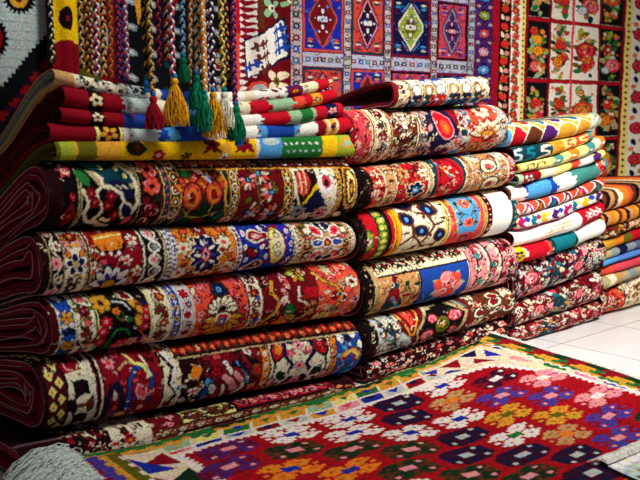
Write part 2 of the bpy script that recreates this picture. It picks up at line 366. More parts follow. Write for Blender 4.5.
    L.line([(222, 10), (226, 24), (224, 40), (228, 56)], 2.2, 'gold'); L.line([(184, 52), (192, 60), (206, 62), (218, 56)], 1.4, 'lime'); L.leaf(187, 14, 12, 1.2, 'green', 'black'); L.leaf(184, 60, 9, .2, 'purp'); L.leaf(206, 66, 12, .1, 'crim', 'black')
    L.vlines('gold', 1.4, 230.5, 239)
    L.band(231, 238.5, 'black')
    for y in range(-30, 70, 12): L.ell(234.8, y, 3.4, 5, 'cream'); L.ell(234.8, y, 2.2, 3.3, 'brown'); L.ell(234.8, y, 1, 1.5, 'gold'); L.line([(231.5, y+6), (238, y+6)], 1, 'gold')
    L.band(240, 284, 'dred'); L.clutter(240, 284, 6, 70, ['crim', 'dred', 'brown', 'olive'], 18, 6, False)
    for cx, cy, a0 in ((250, 22, .4), (272, 36, 1.8), (253, 58, -1.2), (262, 16, 0), (277, 60, 2)):
        for k in range(6): L.leaf(cx+6*math.cos(a0+k*.55), cy+7*math.sin(a0+k*.55), 11, a0+k*.55, ('cream', 'coral', 'pink')[k % 3], 'black', .16)
        L.ell(cx, cy, 3.2, 3.6, 'dkb'); L.ell(cx, cy, 1.7, 2, 'sky')
    L.line([(260, 10), (258, 30), (262, 48), (258, 68)], 1.3, 'olive')
    L.band(285, 293, 'black'); L.vlines('gold', 1.2, 285.5, 292.5)
    for y in range(-28, 70, 14): L.poly([(289, y-6), (292, y), (289, y+6), (286, y)], 'lyel'); L.ell(289, y, 1.7, 2.6, 'crim'); L.ell(289, y+7, 2, 1.5, 'cream')
    L.band(294, 336, 'cream'); L.poly([(296, 15), (318, 12), (320, 38), (300, 60), (296, 52)], 'dmar'); L.clutter(296, 334, 36, 70, ['dmar', 'dkb', 'brown', 'cream', 'grey'], 16, 5, False)
    L.line([(296, 14), (297, 40), (303, 56), (296, 68)], 2, 'cream'); L.ell(304, 27, 7, 14, 'coral')
    for i in range(5): L.line([(299+i*2.6, 14), (299.5+i*2.4, 38)], 1, 'cream' if i % 2 else 'crim')
    L.line([(320, 26), (314, 36), (309, 44), (304, 54)], 3, 'yel'); L.line([(316, 34), (322, 30)], 3.4, 'yel'); L.poly([(318, 34), (328, 52), (312, 62), (306, 54)], 'navy')
    L.ell(326, 26, 7.5, 13, 'white'); L.ell(327, 26, 4.2, 7.5, 'rose'); L.ell(327, 27, 2.3, 4.2, 'dmar'); L.flower(303, 58, 7, 'grey', 'crim', 6, 'black'); L.flower(326, 62, 6, 'pink', 'dred', 6, 'black')
    L.band(337, 341, 'gold'); L.lozcol(339, -30, 70, 1.7, 'dmar', 'cream', 6); L.band(341, 363, 'dmar')
    L.ell(350, 32, 7.5, 26, 'gold'); L.ell(350, 32, 6, 23, 'brown'); L.ell(350.5, 32, 4.2, 18, 'lyel'); L.ell(350.5, 34, 2.6, 12, 'dred'); L.ell(350.5, 34, 1.2, 6, 'gold'); L.leaf(345, 64, 10, .4, 'cream', 'black'); L.leaf(357, 12, 14, 1.3, 'cream', 'black'); L.leaf(358, 54, 12, 1.8, 'lyel', 'crim')
    topborder(L, 184, 363, 11, 'mar', ['cream', 'rose', 'white', 'coral'])
    L.fil(.55, skip=[(84, 138, 0, 70)])
    return L.noise(.1)
def lotus(L, cx, cy, r, cols, out='black', n=7):
    for k, c in ((1.25, out), (1, cols[0])):
        for a in np.linspace(math.pi*1.05, math.pi*1.95, n): L.leaf(cx+r*.6*math.cos(a), cy+r*.6*math.sin(a), r*1.05*k, a, c, None, .2*k)
    for a in np.linspace(math.pi*1.1, math.pi*1.9, n-2): L.leaf(cx+r*.4*math.cos(a), cy+r*.4*math.sin(a), r*.7, a, cols[1], None, .2)
    L.ell(cx, cy, r*.42, r*.35, out); L.ell(cx, cy, r*.32, r*.26, cols[2]); return L
def pat_L2():
    H = 60; L = Loom(38, 362, -40, H, 3, 'cream', 12)
    L.band(38, 50, 'dmar'); L.band(50, 64, 'black'); L.vlines('khaki', 1.2, 50, 64)
    L.vine(50, 64, -40, H, 'cream', 1.3, per=30, fl=[('pink', 6, 'rose', 'cream'), ('cream', 5, 'crim', 'dgreen')])
    L.band(65, 87, 'cream'); L.clutter(65, 87, -36, 60, ['brown', 'dred', 'olive', 'gold', 'pink'], 20, 4)
    for y in (-22, 30): L.flower(76, y, 10, 'navy', 'gold', 5, 'white'); L.ell(76, y, 3, 3.2, 'khaki'); L.leaf(69, y-10, 8, .8, 'orange', 'black'); L.leaf(83, y-10, 8, 2.2, 'orange', 'black')
    L.flower(74, 53, 6, 'dmar', 'cream', 6, 'black'); L.flower(76, 5, 5, 'crim', 'gold', 5, 'black')
    L.band(87, 91, 'brown'); L.vlines('cream', 1, 88, 91.5)
    L.band(92, 143, 'crim'); L.clutter(92, 100, -30, 58, ['cream', 'coral', 'brown', 'khaki'], 12, 4)
    L.poly([(98, 5), (128, 2), (126, 14), (122, 20), (102, 20), (98, 14)], 'orange'); L.line([(99, 8), (127, 5)], 1.5, 'lyel'); L.line([(99, 16), (103, 21), (108, 20), (113, 22), (118, 20), (124, 20), (127, 14)], 3, 'black')
    for x in (104, 112, 120): L.ell(x, 22, 1.8, 2, 'white')
    for x, y in ((127, 30), (135, 10), (138, 42), (98, 34)): L.flower(x, y, 6, 'cream', 'rose', 5, 'dmar')
    lotus(L, 113, 54, 19, ['white', 'royal', 'gold'], 'navy', 6); L.leaf(104, 30, 10, .5, 'rose', 'black'); L.curl(132, 44, 6, 0, 'gold', 1.4); L.leaf(121, 33, 9, 2.4, 'dmar', 'rose'); L.flower(134, 55, 5, 'pink', 'navy', 5, 'black')
    L.vlines('black', 1.4, 143); L.vlines('cream', 1.4, 144.6)
    L.band(146, 165, 'dkb'); L.vine(147, 164, -40, H, 'white', 3.4, per=26, out=None); L.vine(147, 164, -27, H, 'cream', 1.4, per=26, fl=[('pink', 4, 'rose', 'cream'), ('grey', 4, 'white')]); L.vlines('khaki', 1.2, 165.5, 167)
    L.band(168, 178, 'white'); L.lozcol(170.5, -38, H, 1.8, 'navy', 'sky', 5); L.lozcol(175.5, -36, H, 1.8, 'blue', 'crim', 5); L.vlines('black', .8, 168, 173, 178)
    L.band(179, 236, 'orange'); L.clutter(179, 236, -36, 60, ['coral', 'crim', 'gold', 'brown', 'orange', 'cream'], 46, 4.5)
    for x, y in ((184, 22), (182, 50), (224, 18), (228, 48)): L.flower(x, y, 7.5, 'cream', 'gold', 6, 'brown', rot=.3); L.ell(x, y, 2.4, 2.4, 'rose')
    for k, c in ((1.18, 'cream'), (1, 'navy')):
        for i in range(12): a = i*math.pi/6; L.leaf(205+9*math.cos(a), 31+16*math.sin(a), 14*k, a, c, None, .3*k)
        L.ell(205, 31, 11*k, 19*k, c)
    for i in range(10): a = i*math.pi/5; L.leaf(205+7.5*math.cos(a), 31+14*math.sin(a), 8, a, 'white' if i % 2 else 'violet', None, .22)
    L.ell(205, 31, 5, 9, 'crim'); L.poly([(205, 22), (209, 31), (205, 40), (201, 31)], 'pink'); L.ell(205, 31, 1.6, 3, 'navy'); L.flower(205, 4, 6, 'crim', 'cream', 6, 'navy')
    L.band(236, 242, 'white'); L.lozcol(239, -38, H, 2.2, 'navy', 'coral', 5.5); L.vlines('black', 1, 236, 242)
    L.band(242, 294, 'royal'); L.clutter(242, 294, -36, 58, ['navy', 'crim', 'blue', 'navy'], 24, 5, False, 'navy')
    L.boteh(256, 14, 11, .4, 'crim', 'cream', 'pink'); L.boteh(258, 50, 9, 3.2, 'dred', 'cream', 'navy'); L.leaf(252, 34, 14, 1.0, 'crim', 'black', .35)
    L.ell(277, 28, 9, 25, 'crim'); L.ell(277, 28, 7.8, 23, 'lyel'); L.ell(279, 26, 5.5, 18, 'cream')
    for y in (14, 26, 38): L.ell(278, y, 3, 4.4, 'olive'); L.ell(278, y, 1.8, 2.6, 'cream')
    for x, y in ((246, 10), (245, 26), (246, 42), (265, 6), (266, 40), (290, 10), (291, 26), (290, 46), (262, 27)): L.ell(x, y, 2, 3.4, 'white', .3); L.ell(x, y, 1, 1.6, 'pink')
    L.band(294, 302, 'cream'); L.lozcol(296, -38, H, 1.8, 'navy', 'white', 5.5); L.lozcol(300, -36, H, 1.8, 'crim', 'sky', 5.5); L.vlines('black', .9, 294, 302)
    L.band(302, 362, 'tan'); L.clutter(302, 350, -36, 58, ['cream', 'khaki', 'brown', 'cream', 'olive', 'rose'], 50, 4.5)
    for sg in (-1, 1):
        L.leaf(328+sg*9, 12, 15, 1.57+sg*.5, 'rose', 'white', .3); L.leaf(328+sg*9, 46, 15, 1.57-sg*.5, 'rose', 'white', .3); L.leaf(328+sg*9, 12, 9, 1.57+sg*.5, 'red'); L.leaf(328+sg*3, 6, 12, 1.57+sg*.4, 'navy', 'white', .3)
        L.ell(328+sg*9, 29, 6, 6, 'white'); L.ell(328+sg*9, 29, 4.6, 4.4, 'blue'); L.curl(328+sg*18, 12, 6, 0, 'brown', 2); L.ell(328+sg*18, 12, 3, 4, 'cream'); L.curl(328+sg*17, 44, 6, 2, 'dmar', 2)
        L.leaf(328+sg*4, 52, 12, 1.57+sg*.4, 'navy', 'white', .3)
    L.ell(328, 29, 5, 8, 'white'); L.ell(328, 29, 3.6, 6, 'crim'); L.ell(328, 29, 1.6, 2.8, 'gold')
    L.band(351, 363, 'cream'); L.lozcol(353.5, -38, H, 2, 'crim', 'white', 6); L.lozcol(358, -35, H, 2, 'navy', 'gold', 6); L.vlines('black', 1, 351, 356)
    L.fil(.5)
    return L.noise(.09)
def pat_L3():
    H = 68; L = Loom(50, 364, -40, H, 3, 'black', 13)
    L.band(50, 61, 'mar'); L.band(61, 77, 'blue'); L.clutter(61, 77, -36, 66, ['sky', 'navy', 'dteal', 'white'], 16, 4)
    for y in (-20, 20, 52): L.flower(69, y, 7, 'gold', 'orange', 5, 'navy')
    L.vlines('cream', 1.4, 61, 77); L.band(78, 96, 'cream'); L.vine(78, 96, -38, 66, 'dgreen', 1.4, per=24, fl=[('crim', 5, 'pink', 'black'), ('rose', 4, 'gold', 'black')], leafc=['brown', 'dgreen']); L.clutter(78, 96, -36, 66, ['dred', 'olive', 'brown'], 12, 3)
    L.vlines('green', 1.6, 97); L.vlines('lyel', 1.2, 99); L.band(100, 150, 'black')
    L.clutter(101, 149, -38, 66, ['dgreen', 'navy', 'dmar'], 16, 5, False)
    L.flower(106, 10, 9, 'gold', 'brown', 7, 'olive'); L.leaf(103, -6, 14, .2, 'coral', 'black')
    for x, y in ((103, 40), (107, 30), (102, 52)): L.flower(x, y, 6, 'red', 'pink', 6, 'dred')
    L.line([(112, 64), (112, 50), (117, 40), (126, 40), (131, 48)], 2, 'green'); L.line([(106, 68), (110, 54)], 2, 'green'); L.line([(118, 10), (127, 12), (132, 20)], 1.8, 'lgrey')
    for i, (x, y) in enumerate(((137, 14), (142, 22), (139, 32))): L.leaf(x, y, 15, .9+i*.3, 'gold', 'brown', .25)
    for x, y in ((146, 30), (145, 40), (148, 22)): L.flower(x, y, 5, 'red', 'pink', 5, 'dred')
    L.leaf(132, 6, 12, .4, 'dred', 'cream'); L.flower(125, 62, 9, 'rose', 'pink', 7, 'crim'); L.flower(135, 58, 6, 'pink', 'gold', 6, 'crim'); L.leaf(147, 56, 12, 1.2, 'pink', 'black'); L.line([(140, 44), (146, 52), (143, 64)], 1.6, 'rose')
    L.leaf(121, 24, 12, 1.2, 'dgreen', 'olive'); L.leaf(130, 30, 10, .2, 'green'); L.flower(118, 20, 4, 'orange', 'red')
    L.vlines('lyel', 1.6, 151); L.band(152, 171, 'cream'); L.vine(152, 171, -38, 66, 'olive', 1.5, per=28, fl=[('brown', 6, 'crim', 'black'), ('crim', 5, 'gold', 'khaki')], leafc=['dred', 'khaki']); L.vlines('dmar', 1, 171)
    L.band(172, 180, 'blue'); L.lozcol(176, -36, 66, 3, 'gold', 'navy', 12); L.lozcol(176, -30, 66, 1.7, 'white', 'blue', 12); L.vlines('cream', 1, 172, 180.5)
    L.band(181, 195, 'lgrey'); L.vine(181, 195, -38, 66, 'pink', 1.5, per=22, fl=[('crim', 5, 'red', 'white'), ('navy', 3.4, 'white', 'pink')]); L.vlines('gold', 1.2, 195)
    L.band(196, 256, 'coral'); L.clutter(196, 254, -38, 66, ['coral', 'crim', 'red', 'pink', 'cream', 'rose'], 90, 4.2, True, 'dred')
    L.ell(223, 50, 17, 26, 'brown'); L.ell(223, 14, 9, 10, 'dmar'); L.flower(223, 12, 8, 'navy', 'sky', 7, 'brown')
    for a in np.linspace(math.pi*1.0, math.pi*2.0, 8): L.leaf(223+9*math.cos(a), 34+9*math.sin(a), 13, a, 'cream', 'black', .24)
    for a in np.linspace(-.1, math.pi+.1, 9): L.leaf(223+11*math.cos(a), 46+14*math.sin(a), 18, a, 'gold', 'dred', .2)
    L.ell(223, 43, 8, 6, 'cream'); L.ell(223, 43, 5.5, 4, 'red'); L.flower(223, 48, 5, 'blue', 'white', 5, 'gold')
    L.vlines('black', 1.4, 249, 264); L.band(250, 263.5, 'cream'); L.vine(250, 263, -38, 66, 'dgreen', 1.4, per=26, fl=[('crim', 5, 'orange', 'black'), ('dmar', 4, 'cream', 'rose')], leafc=['blue', 'brown'])
    L.band(264, 292, 'dred'); L.clutter(264, 292, -36, 66, ['crim', 'dmar', 'pink', 'dred'], 20, 4.5, False)
    L.line([(276, 12), (273, 22), (280, 34), (278, 46), (269, 56), (266, 66)], 4.8, 'black'); L.line([(276, 12), (273, 22), (280, 34), (278, 46), (269, 56), (266, 66)], 3.3, 'gold')
    L.clutter(281, 292, 0, 60, ['pink', 'cream', 'rose'], 16, 3.4, False)
    L.band(292, 318, 'dred'); L.clutter(292, 318, -36, 66, ['dmar', 'crim', 'olive', 'dmar'], 14, 5, False)
    for i in range(6): a = i*1.05; L.leaf(302+5*math.cos(a), 6+6*math.sin(a), 9, a, 'lime' if i % 2 else 'orange', 'black', .25)
    L.rect(304, 318, 22, 34, 'red'); L.line([(300, 20), (298, 34), (306, 40)], 2, 'cream'); L.leaf(291, 46, 16, 1.2, 'green', 'dgreen', .3); L.leaf(294, 56, 13, .6, 'lime', 'dgreen'); L.flower(288, 60, 8, 'orange', 'yel', 5, 'crim'); L.clutter(300, 316, 40, 66, ['coral', 'khaki', 'tan', 'brown'], 14, 4, False)
    L.vlines('black', 1, 318); L.band(318.5, 362, 'coral'); L.clutter(319, 362, -38, 66, ['coral', 'cream', 'pink', 'tan', 'khaki', 'rose'], 60, 4.5, False, 'dmar')
    L.line([(318, 8), (326, 18), (336, 24), (342, 36), (338, 48)], 4.6, 'black'); L.line([(318, 8), (326, 18), (336, 24), (342, 36), (338, 48)], 3, 'gold'); L.ell(334, 36, 4, 6, 'crim'); L.curl(340, 40, 7, 4, 'black', 2.8); L.curl(341, 40, 7, 4, 'white', 1); L.flower(352, 22, 7, 'cream', 'crim', 6, 'black')
    for x in (322, 328, 334): L.leaf(x, 60, 12, 1.3, 'lyel', 'brown')
    L.flower(356, 44, 6, 'pink', 'navy', 6, 'dmar')
    L.fil(.6)
    return L.noise(.1)
def pat_L4():
    H = 74; L = Loom(42, 370, -40, H, 3, 'dred', 14)
    L.band(42, 49, 'dmar'); L.band(49, 68, 'mar'); L.lozcol(54, -34, H, 4.4, 'lyel', 'orange', 15.5); L.lozcol(62, -26, H, 4.4, 'lyel', 'orange', 15.5)
    L.vlines('black', 2.5, 69); L.band(70, 97, 'cream')
    L.poly([(66, 2), (86, 0), (88, 12), (70, 14)], 'crim'); L.curl(76, 7, 5, 1, 'pink', 1.6)
    for y in (-30, 18, 52):
        L.poly([(73, y), (78, y+4), (84, y+2), (90, y+4), (92, y+18), (86, y+16), (80, y+19), (75, y+22), (76, y+10)], 'black'); L.ell(83, y+10, 3, 4, 'dmar')
        L.leaf(74, y+28, 14, 1.3, 'dmar', 'black'); L.leaf(92, y+28, 14, 1.8, 'brown', 'black'); L.ell(83, y+28, 5, 2.4, 'gold' if y > 40 else 'brown')
    L.line([(93, -40), (97, -10), (92, 20), (97, 50), (94, 74)], 2, 'lgrey'); L.vlines('black', 3, 100); L.vlines('cream', 1.8, 103); L.vlines('dmar', 1.6, 105)
    L.band(106, 162, 'crim'); L.clutter(107, 161, -38, 72, ['crim', 'dred', 'mar', 'rose'], 26, 5, False, 'dmar')
    L.flower(115, 10, 6, 'pink', 'coral', 5, 'dmar')
    for P, c in (([(108, 66), (108, 44), (112, 34), (118, 30), (122, 42), (122, 60)], 'navy'), ([(126, 70), (128, 44), (130, 28), (137, 18), (147, 16), (153, 26), (151, 38)], 'blue'), ([(133, 66), (132, 52), (138, 40), (146, 44), (150, 54)], 'purp'), ([(112, 70), (118, 62), (128, 64)], 'blue')):
        L.line(P, 5.5, 'dmar'); L.line(P, 3.4, c)
    L.line([(122, 16), (131, 11), (140, 13)], 2.2, 'khaki'); L.line([(133, 5), (139, 13), (146, 16), (151, 26)], 3, 'lyel'); L.line([(147, 8), (150, 18), (148, 28)], 2, 'cream'); L.leaf(141, 42, 16, 1.2, 'rose', 'pink', .28); L.ell(115, 42, 2, 5, 'lgrey'); L.ell(116, 55, 2.2, 3, 'coral')
    L.leaf(125, 66, 12, .2, 'gold', 'brown'); L.leaf(143, 60, 10, .8, 'pink', 'black')
    L.vlines('black', 2, 163); L.band(164, 180, 'cream'); L.clutter(165, 180, -38, 72, ['blue', 'sky', 'red', 'cream', 'dkb'], 20, 4, False); L.line([(166, 10), (173, 22), (168, 38), (176, 50), (170, 66)], 3.4, 'dkb'); L.line([(168, 8), (176, 22), (171, 38), (178, 52)], 2, 'white')
    L.band(181, 203, 'dmar'); L.clutter(181, 203, -38, 72, ['dmar', 'cream', 'crim', 'brown', 'lgrey'], 30, 3.4, False); L.poly([(194, 22), (202, 28), (197, 40), (188, 34)], 'orange'); L.flower(193, 52, 6, 'white', 'coral', 4, 'red')
    L.band(204, 262, 'crim'); L.clutter(204, 262, 6, 72, ['dred', 'crim', 'dkb', 'mar', 'crim'], 30, 6, False, 'dmar')
    for i, (x, y) in enumerate(((209, 46), (213, 54), (206, 58))): L.leaf(x, y, 16, 1.0+i*.2, ('sky', 'white', 'blue')[i], 'navy', .24)
    for P, c, w in (([(226, 26), (232, 38), (243, 48), (246, 58), (240, 68)], 'white', 4), ([(225, 42), (232, 50), (238, 60)], 'pink', 7), ([(224, 52), (228, 66)], 'white', 3), ([(236, 40), (243, 50)], 'pink', 5), ([(238, 28), (246, 40), (250, 54)], 'sky', 2.4), ([(242, 30), (249, 42)], 'navy', 2.6)):
        L.line(P, w+1.8, 'dmar'); L.line(P, w, c)
    L.leaf(250, 18, 12, 1.1, 'white', 'black'); L.ell(251, 18, 1.8, 3, 'crim'); L.leaf(218, 18, 12, .5, 'rose', 'dmar'); L.leaf(257, 40, 12, 1.4, 'red', 'olive'); L.flower(216, 34, 5, 'red', 'dmar', 5); L.leaf(255, 60, 10, .6, 'orange', 'dmar')
    L.vlines('dmar', 1, 262.5); L.band(263, 270, 'orange'); L.lozcol(266.5, -36, H, 2.4, 'white', 'crim', 12); L.lozcol(266.5, -30, H, 2, 'dmar', 'gold', 12); L.vlines('black', 1.4, 270.5)
    L.band(271, 329, 'cream'); cx = 300
    for sg in (-1, 1):
        L.line([(cx+sg*27, 10), (cx+sg*24, 32), (cx+sg*26, 52), (cx+sg*22, 70)], 2, 'dgreen'); L.leaf(cx+sg*20, 22, 26, 1.57-sg*.3, 'red', 'black', .24); L.leaf(cx+sg*20, 22, 14, 1.57-sg*.3, 'orange')
        L.line([(cx+sg*12, 8), (cx+sg*14, 30), (cx+sg*7, 42), (cx+sg*14, 58), (cx+sg*20, 66)], 4, 'navy'); L.leaf(cx+sg*17, 54, 18, 1.57+sg*.5, 'dgreen', 'white'); L.leaf(cx+sg*8, 62, 15, 1.57-sg*.6, 'dmar', 'white'); L.leaf(cx+sg*6, 14, 12, .8*sg, 'navy', None); L.flower(cx+sg*8, 28, 5, 'rose', 'pink', 5, 'navy'); L.leaf(cx+sg*26, 60, 12, 1.57, 'pink', 'black'); L.leaf(cx+sg*15, 8, 10, 1.0*sg, 'teal', 'black')
    for y in (4, 20, 44, 64): L.flower(cx, y, 5.5, 'pink', 'crim', 6, 'navy')
    L.flower(cx+20, 22, 6, 'crim', 'rose', 6, 'black')
    L.band(329, 336, 'orange'); L.lozcol(332.5, -36, H, 2.2, 'crim', 'cream', 9); L.vlines('black', 1.2, 329.5, 336)
    L.band(336.5, 371, 'blue'); L.clutter(337, 366, 4, 72, ['sky', 'navy', 'teal', 'blue'], 16, 5, False, 'navy')
    L.curl(352, 44, 9, 3.4, 'crim', 8, 3.4); L.curl(352, 44, 9, 3.6, 'gold', 5, 3.0); L.curl(352, 45, 8, 3.8, 'lyel', 1.6, 2.4)
    for x, y in ((341, 20), (354, 16), (361, 30)): L.leaf(x, y, 12, 1.4, 'white', 'navy', .3)
    L.line([(338, 64), (344, 52), (340, 40)], 1.4, 'orange')
    topborder(L, 178, 371, 15, 'dmar', ['brown', 'red', 'gold', 'coral'], 'khaki')
    L.line([(178, 17), (371, 17)], 1, 'black')
    L.fil(.55)
    return L.noise(.1)
def pat_L5():
    H = 46; L = Loom(66, 366, -30, H, 3, 'dmar', 15)
    L.clutter(66, 112, -28, 44, ['cream', 'crim', 'dred', 'cream', 'pink', 'black'], 60, 4.5, False); L.band(109, 111, 'black')
    L.rect(112, 152, -30, H, 'cream'); L.clutter(112, 152, -28, 44, ['crim', 'dmar', 'olive', 'red', 'cream'], 26, 5, False); L.flower(130, 30, 6, 'red', 'gold', 6, 'dmar')
    L.rect(152, 184, -10, H, 'dred'); L.clutter(152, 184, -10, 44, ['dmar', 'pink', 'brown', 'crim', 'cream'], 30, 4, False)
    L.rect(184, 238, 3, 26, 'black'); L.rect(185.5, 236.5, 5, 24, 'lyel'); L.vine(187, 235, 6, 24, 'olive', 1.4, per=24, vert=False, fl=[('brown', 5, 'crim', 'black'), ('crim', 4, 'gold', 'black')], leafc=['dmar', 'dgreen']); L.clutter(187, 235, 7, 22, ['dmar', 'brown'], 8, 4)
    L.rect(239, 338, 3, 22, 'black'); L.rect(240.5, 336, 5, 20, 'crim'); L.vine(242, 335, 5, 20, 'rose', 1.4, per=20, vert=False, fl=[('dmar', 4, 'pink', 'rose'), ('pink', 3.5, 'crim')], leafc=['dmar', 'olive'])
    for yy in (27,): L.rect(152, 345, yy-1, yy+14, 'brown'); L.vine(152, 345, yy, yy+13, 'tan', 1.3, per=18, vert=False, fl=[('crim', 4, 'cream', 'black'), ('cream', 4, 'crim', 'dmar')], leafc=['dgreen', 'tan'])
    L.rect(338, 366, -30, H, 'dmar'); L.clutter(338, 366, -28, 44, ['crim', 'brown', 'coral', 'tan'], 22, 4, False)
    L.fil(.7); L.yshift = 12
    return L.noise(.1)
# ------------------------------------------------------------------ patterns of the middle pile
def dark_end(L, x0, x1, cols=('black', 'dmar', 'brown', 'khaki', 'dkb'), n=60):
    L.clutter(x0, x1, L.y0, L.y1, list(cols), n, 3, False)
def pat_Mtop():
    H = 28; L = Loom(394, 496, -30, H, 5, 'cream', 21)
    L.band(394, 400, 'crim'); L.band(400, 410, 'cream'); L.clutter(400, 411, -30, 28, ['khaki', 'crim', 'grey', 'brown'], 22, 2.4, False); L.vlines('brown', .8, 400, 411)
    L.rect(411, 482, 16, H, 'dteal')
    for x, c in ((418, 'navy'), (462, 'navy'), (440, 'red')): L.rect(x-8, x+9, 17, H, c)
    for i, x in enumerate((412, 424, 436, 448, 460, 472)):
        L.rect(x, x+11, -30, 6, 'blue' if i in (1, 2, 4) else 'cream'); L.rect(x+1, x+10, 2, 9, 'white'); L.ell(x+5.5, 11, 5, 6, 'brown'); L.ell(x+5.5, 11, 4, 5, 'tan' if i % 2 else 'white'); L.ell(x+5.5, 12, 2, 3.6, 'white'); L.rect(x-1, x+1, 6, 17, 'khaki')
        L.line([(x, -30), (x-1, 0), (x+1, 16), (x, 20)], 1.3, 'khaki')
    for x in (424, 448, 472): L.line([(x, -30), (x, 28)], 2.2, 'cream'); L.line([(x, -30), (x, 28)], .9, 'brown')
    for x in range(414, 482, 6): L.leaf(x, 21, 4, x % 5, 'white' if x % 4 else 'orange'); L.line([(x, 26), (x+3, 22)], .9, 'sky')
    L.band(482, 497, 'cream'); L.clutter(482, 496, -30, 28, ['brown', 'khaki', 'crim', 'grey', 'white'], 30, 2.6, False)
    L.warp = .2; L.fil(.5)
    L.dye = (.86, .82, .76)
    return L.noise(.08)
def pat_M1():
    H = 58; L = Loom(350, 514, -36, H, 4, 'tan', 22)
    L.band(350, 357, 'crim'); L.band(357, 372, 'rose'); L.clutter(357, 373, -34, 56, ['crim', 'cream', 'pink', 'coral'], 36, 3.2, False, 'dred'); L.vlines('cream', 1.2, 373, 376); L.vlines('brown', .8, 374.5)
    L.band(377, 392, 'cream'); L.vine(377, 391, -36, H, 'dgreen', 1.6, per=24, fl=[('dgreen', 4.5, 'crim', 'white'), ('crim', 4, 'cream', 'black')], leafc=['brown', 'khaki']); L.vlines('crim', 1, 392.5)
    L.band(394, 418, 'brown'); L.clutter(394, 418, -34, 56, ['cream', 'dgreen', 'crim', 'cream', 'white', 'dmar'], 44, 3.6, True); L.vlines('cream', 1.1, 418, 420.5); L.vlines('dkb', 1.2, 419.2)
    L.band(421, 458, 'crim'); L.poly([(420, -36), (442, -36), (452, 10), (458, 30), (452, 58), (426, 58), (424, 40), (430, 20), (421, 0)], 'navy')
    L.clutter(421, 434, 0, 56, ['pink', 'cream', 'navy', 'grey'], 20, 4, False); L.clutter(434, 462, 34, 56, ['pink', 'cream', 'purp', 'white'], 16, 4, False)
    L.ell(444, 22, 8, 17, 'pink', -.3); L.ell(444, 22, 7, 15.5, 'red', -.3); L.ell(445, 24, 4, 9, 'coral', -.3); L.ell(446, 26, 2, 4.6, 'orange', -.3)
    L.band(459, 471, 'lgrey'); L.clutter(457, 472, -34, 56, ['pink', 'cream', 'crim', 'sky', 'rose'], 34, 3.8, False); L.leaf(464, 32, 12, 1.0, 'dteal', 'cream', .3)
    L.band(472, 514, 'coral'); L.clutter(472, 480, -34, 56, ['crim', 'red', 'brown'], 10, 4, False, 'dred'); lotus(L, 489, 36, 17, ['cream', 'tan', 'gold'], 'crim', 7); L.flower(486, 8, 8, 'cream', 'crim', 7, 'red'); L.flower(478, 50, 6, 'tan', 'crim', 6, 'black'); L.clutter(482, 502, 38, 56, ['cream', 'tan', 'crim'], 12, 3.4, False)
    L.band(500, 514, 'lgrey'); L.clutter(499, 514, -34, 56, ['cream', 'crim', 'grey', 'khaki', 'white'], 44, 3, False, 'dgreen')
    L.warp = .24; L.fil(1.1, skip=[(436, 452, 4, 42)])
    L.dye = (.95, .84, .78)
    return L.noise(.08)
def pat_M2():
    H = 46; L = Loom(354, 522, -26, H, 4, 'crim', 23)
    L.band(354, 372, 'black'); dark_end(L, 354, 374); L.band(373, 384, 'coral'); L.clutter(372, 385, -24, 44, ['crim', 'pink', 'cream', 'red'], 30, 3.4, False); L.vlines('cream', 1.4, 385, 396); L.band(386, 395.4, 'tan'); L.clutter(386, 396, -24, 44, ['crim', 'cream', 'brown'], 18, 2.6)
    L.band(397, 428, 'red'); L.clutter(397, 428, -24, 44, ['crim', 'coral', 'tan', 'cream', 'dred'], 40, 3.6, True)
    L.flower(416, 30, 8.5, 'navy', 'white', 7, 'cream'); L.ell(416, 30, 3.4, 3.8, 'sky'); L.ell(416, 30, 1.6, 1.8, 'white'); L.flower(405, 10, 6, 'tan', 'crim', 7, 'dred'); L.flower(424, 12, 5, 'cream', 'orange', 6, 'crim')
    L.vlines('cream', 1.5, 429, 433); L.band(430, 432.5, 'khaki'); L.band(434, 466, 'dteal'); L.ell(451, 24, 13, 30, 'red'); L.ell(451, 24, 11, 27, 'crim'); L.ell(451, 26, 10, 24, 'red')
    for i in range(4): L.line([(441+i*3, 4+i*5), (449+i*3, 16+i*3)], 2, ('sky', 'gold', 'cream', 'teal')[i])
    for x, y in ((446, 34), (455, 26), (452, 40), (443, 44)): L.flower(x, y, 5, 'red', 'cream', 6, 'coral')
    L.curl(451, 32, 6, 1, 'pink', 1.4)
    L.vlines('cream', 1.4, 467, 473); L.band(468, 472.4, 'tan'); L.lozcol(470, -24, 46, 1.8, 'crim', 'cream', 6); L.band(474, 508, 'tan'); L.clutter(474, 508, -24, 44, ['cream', 'khaki', 'pink', 'red', 'lgrey'], 30, 4, True)
    for x, y in ((489, 14), (492, 36)): L.ell(x, y, 9, 9, 'dmar'); L.ell(x, y, 7.6, 7.6, 'cream'); L.curl(x, y, 5, 0, 'brown', 1.6); L.ell(x, y, 3, 3.2, 'rose')
    L.vlines('cream', 1.3, 508); L.band(509, 522, 'crim'); L.clutter(509, 519, -24, 44, ['red', 'pink', 'cream', 'dred'], 20, 3, False)
    L.warp = .24; L.fil(1.0)
    L.dye = (.95, .88, .82)
    return L.noise(.08)
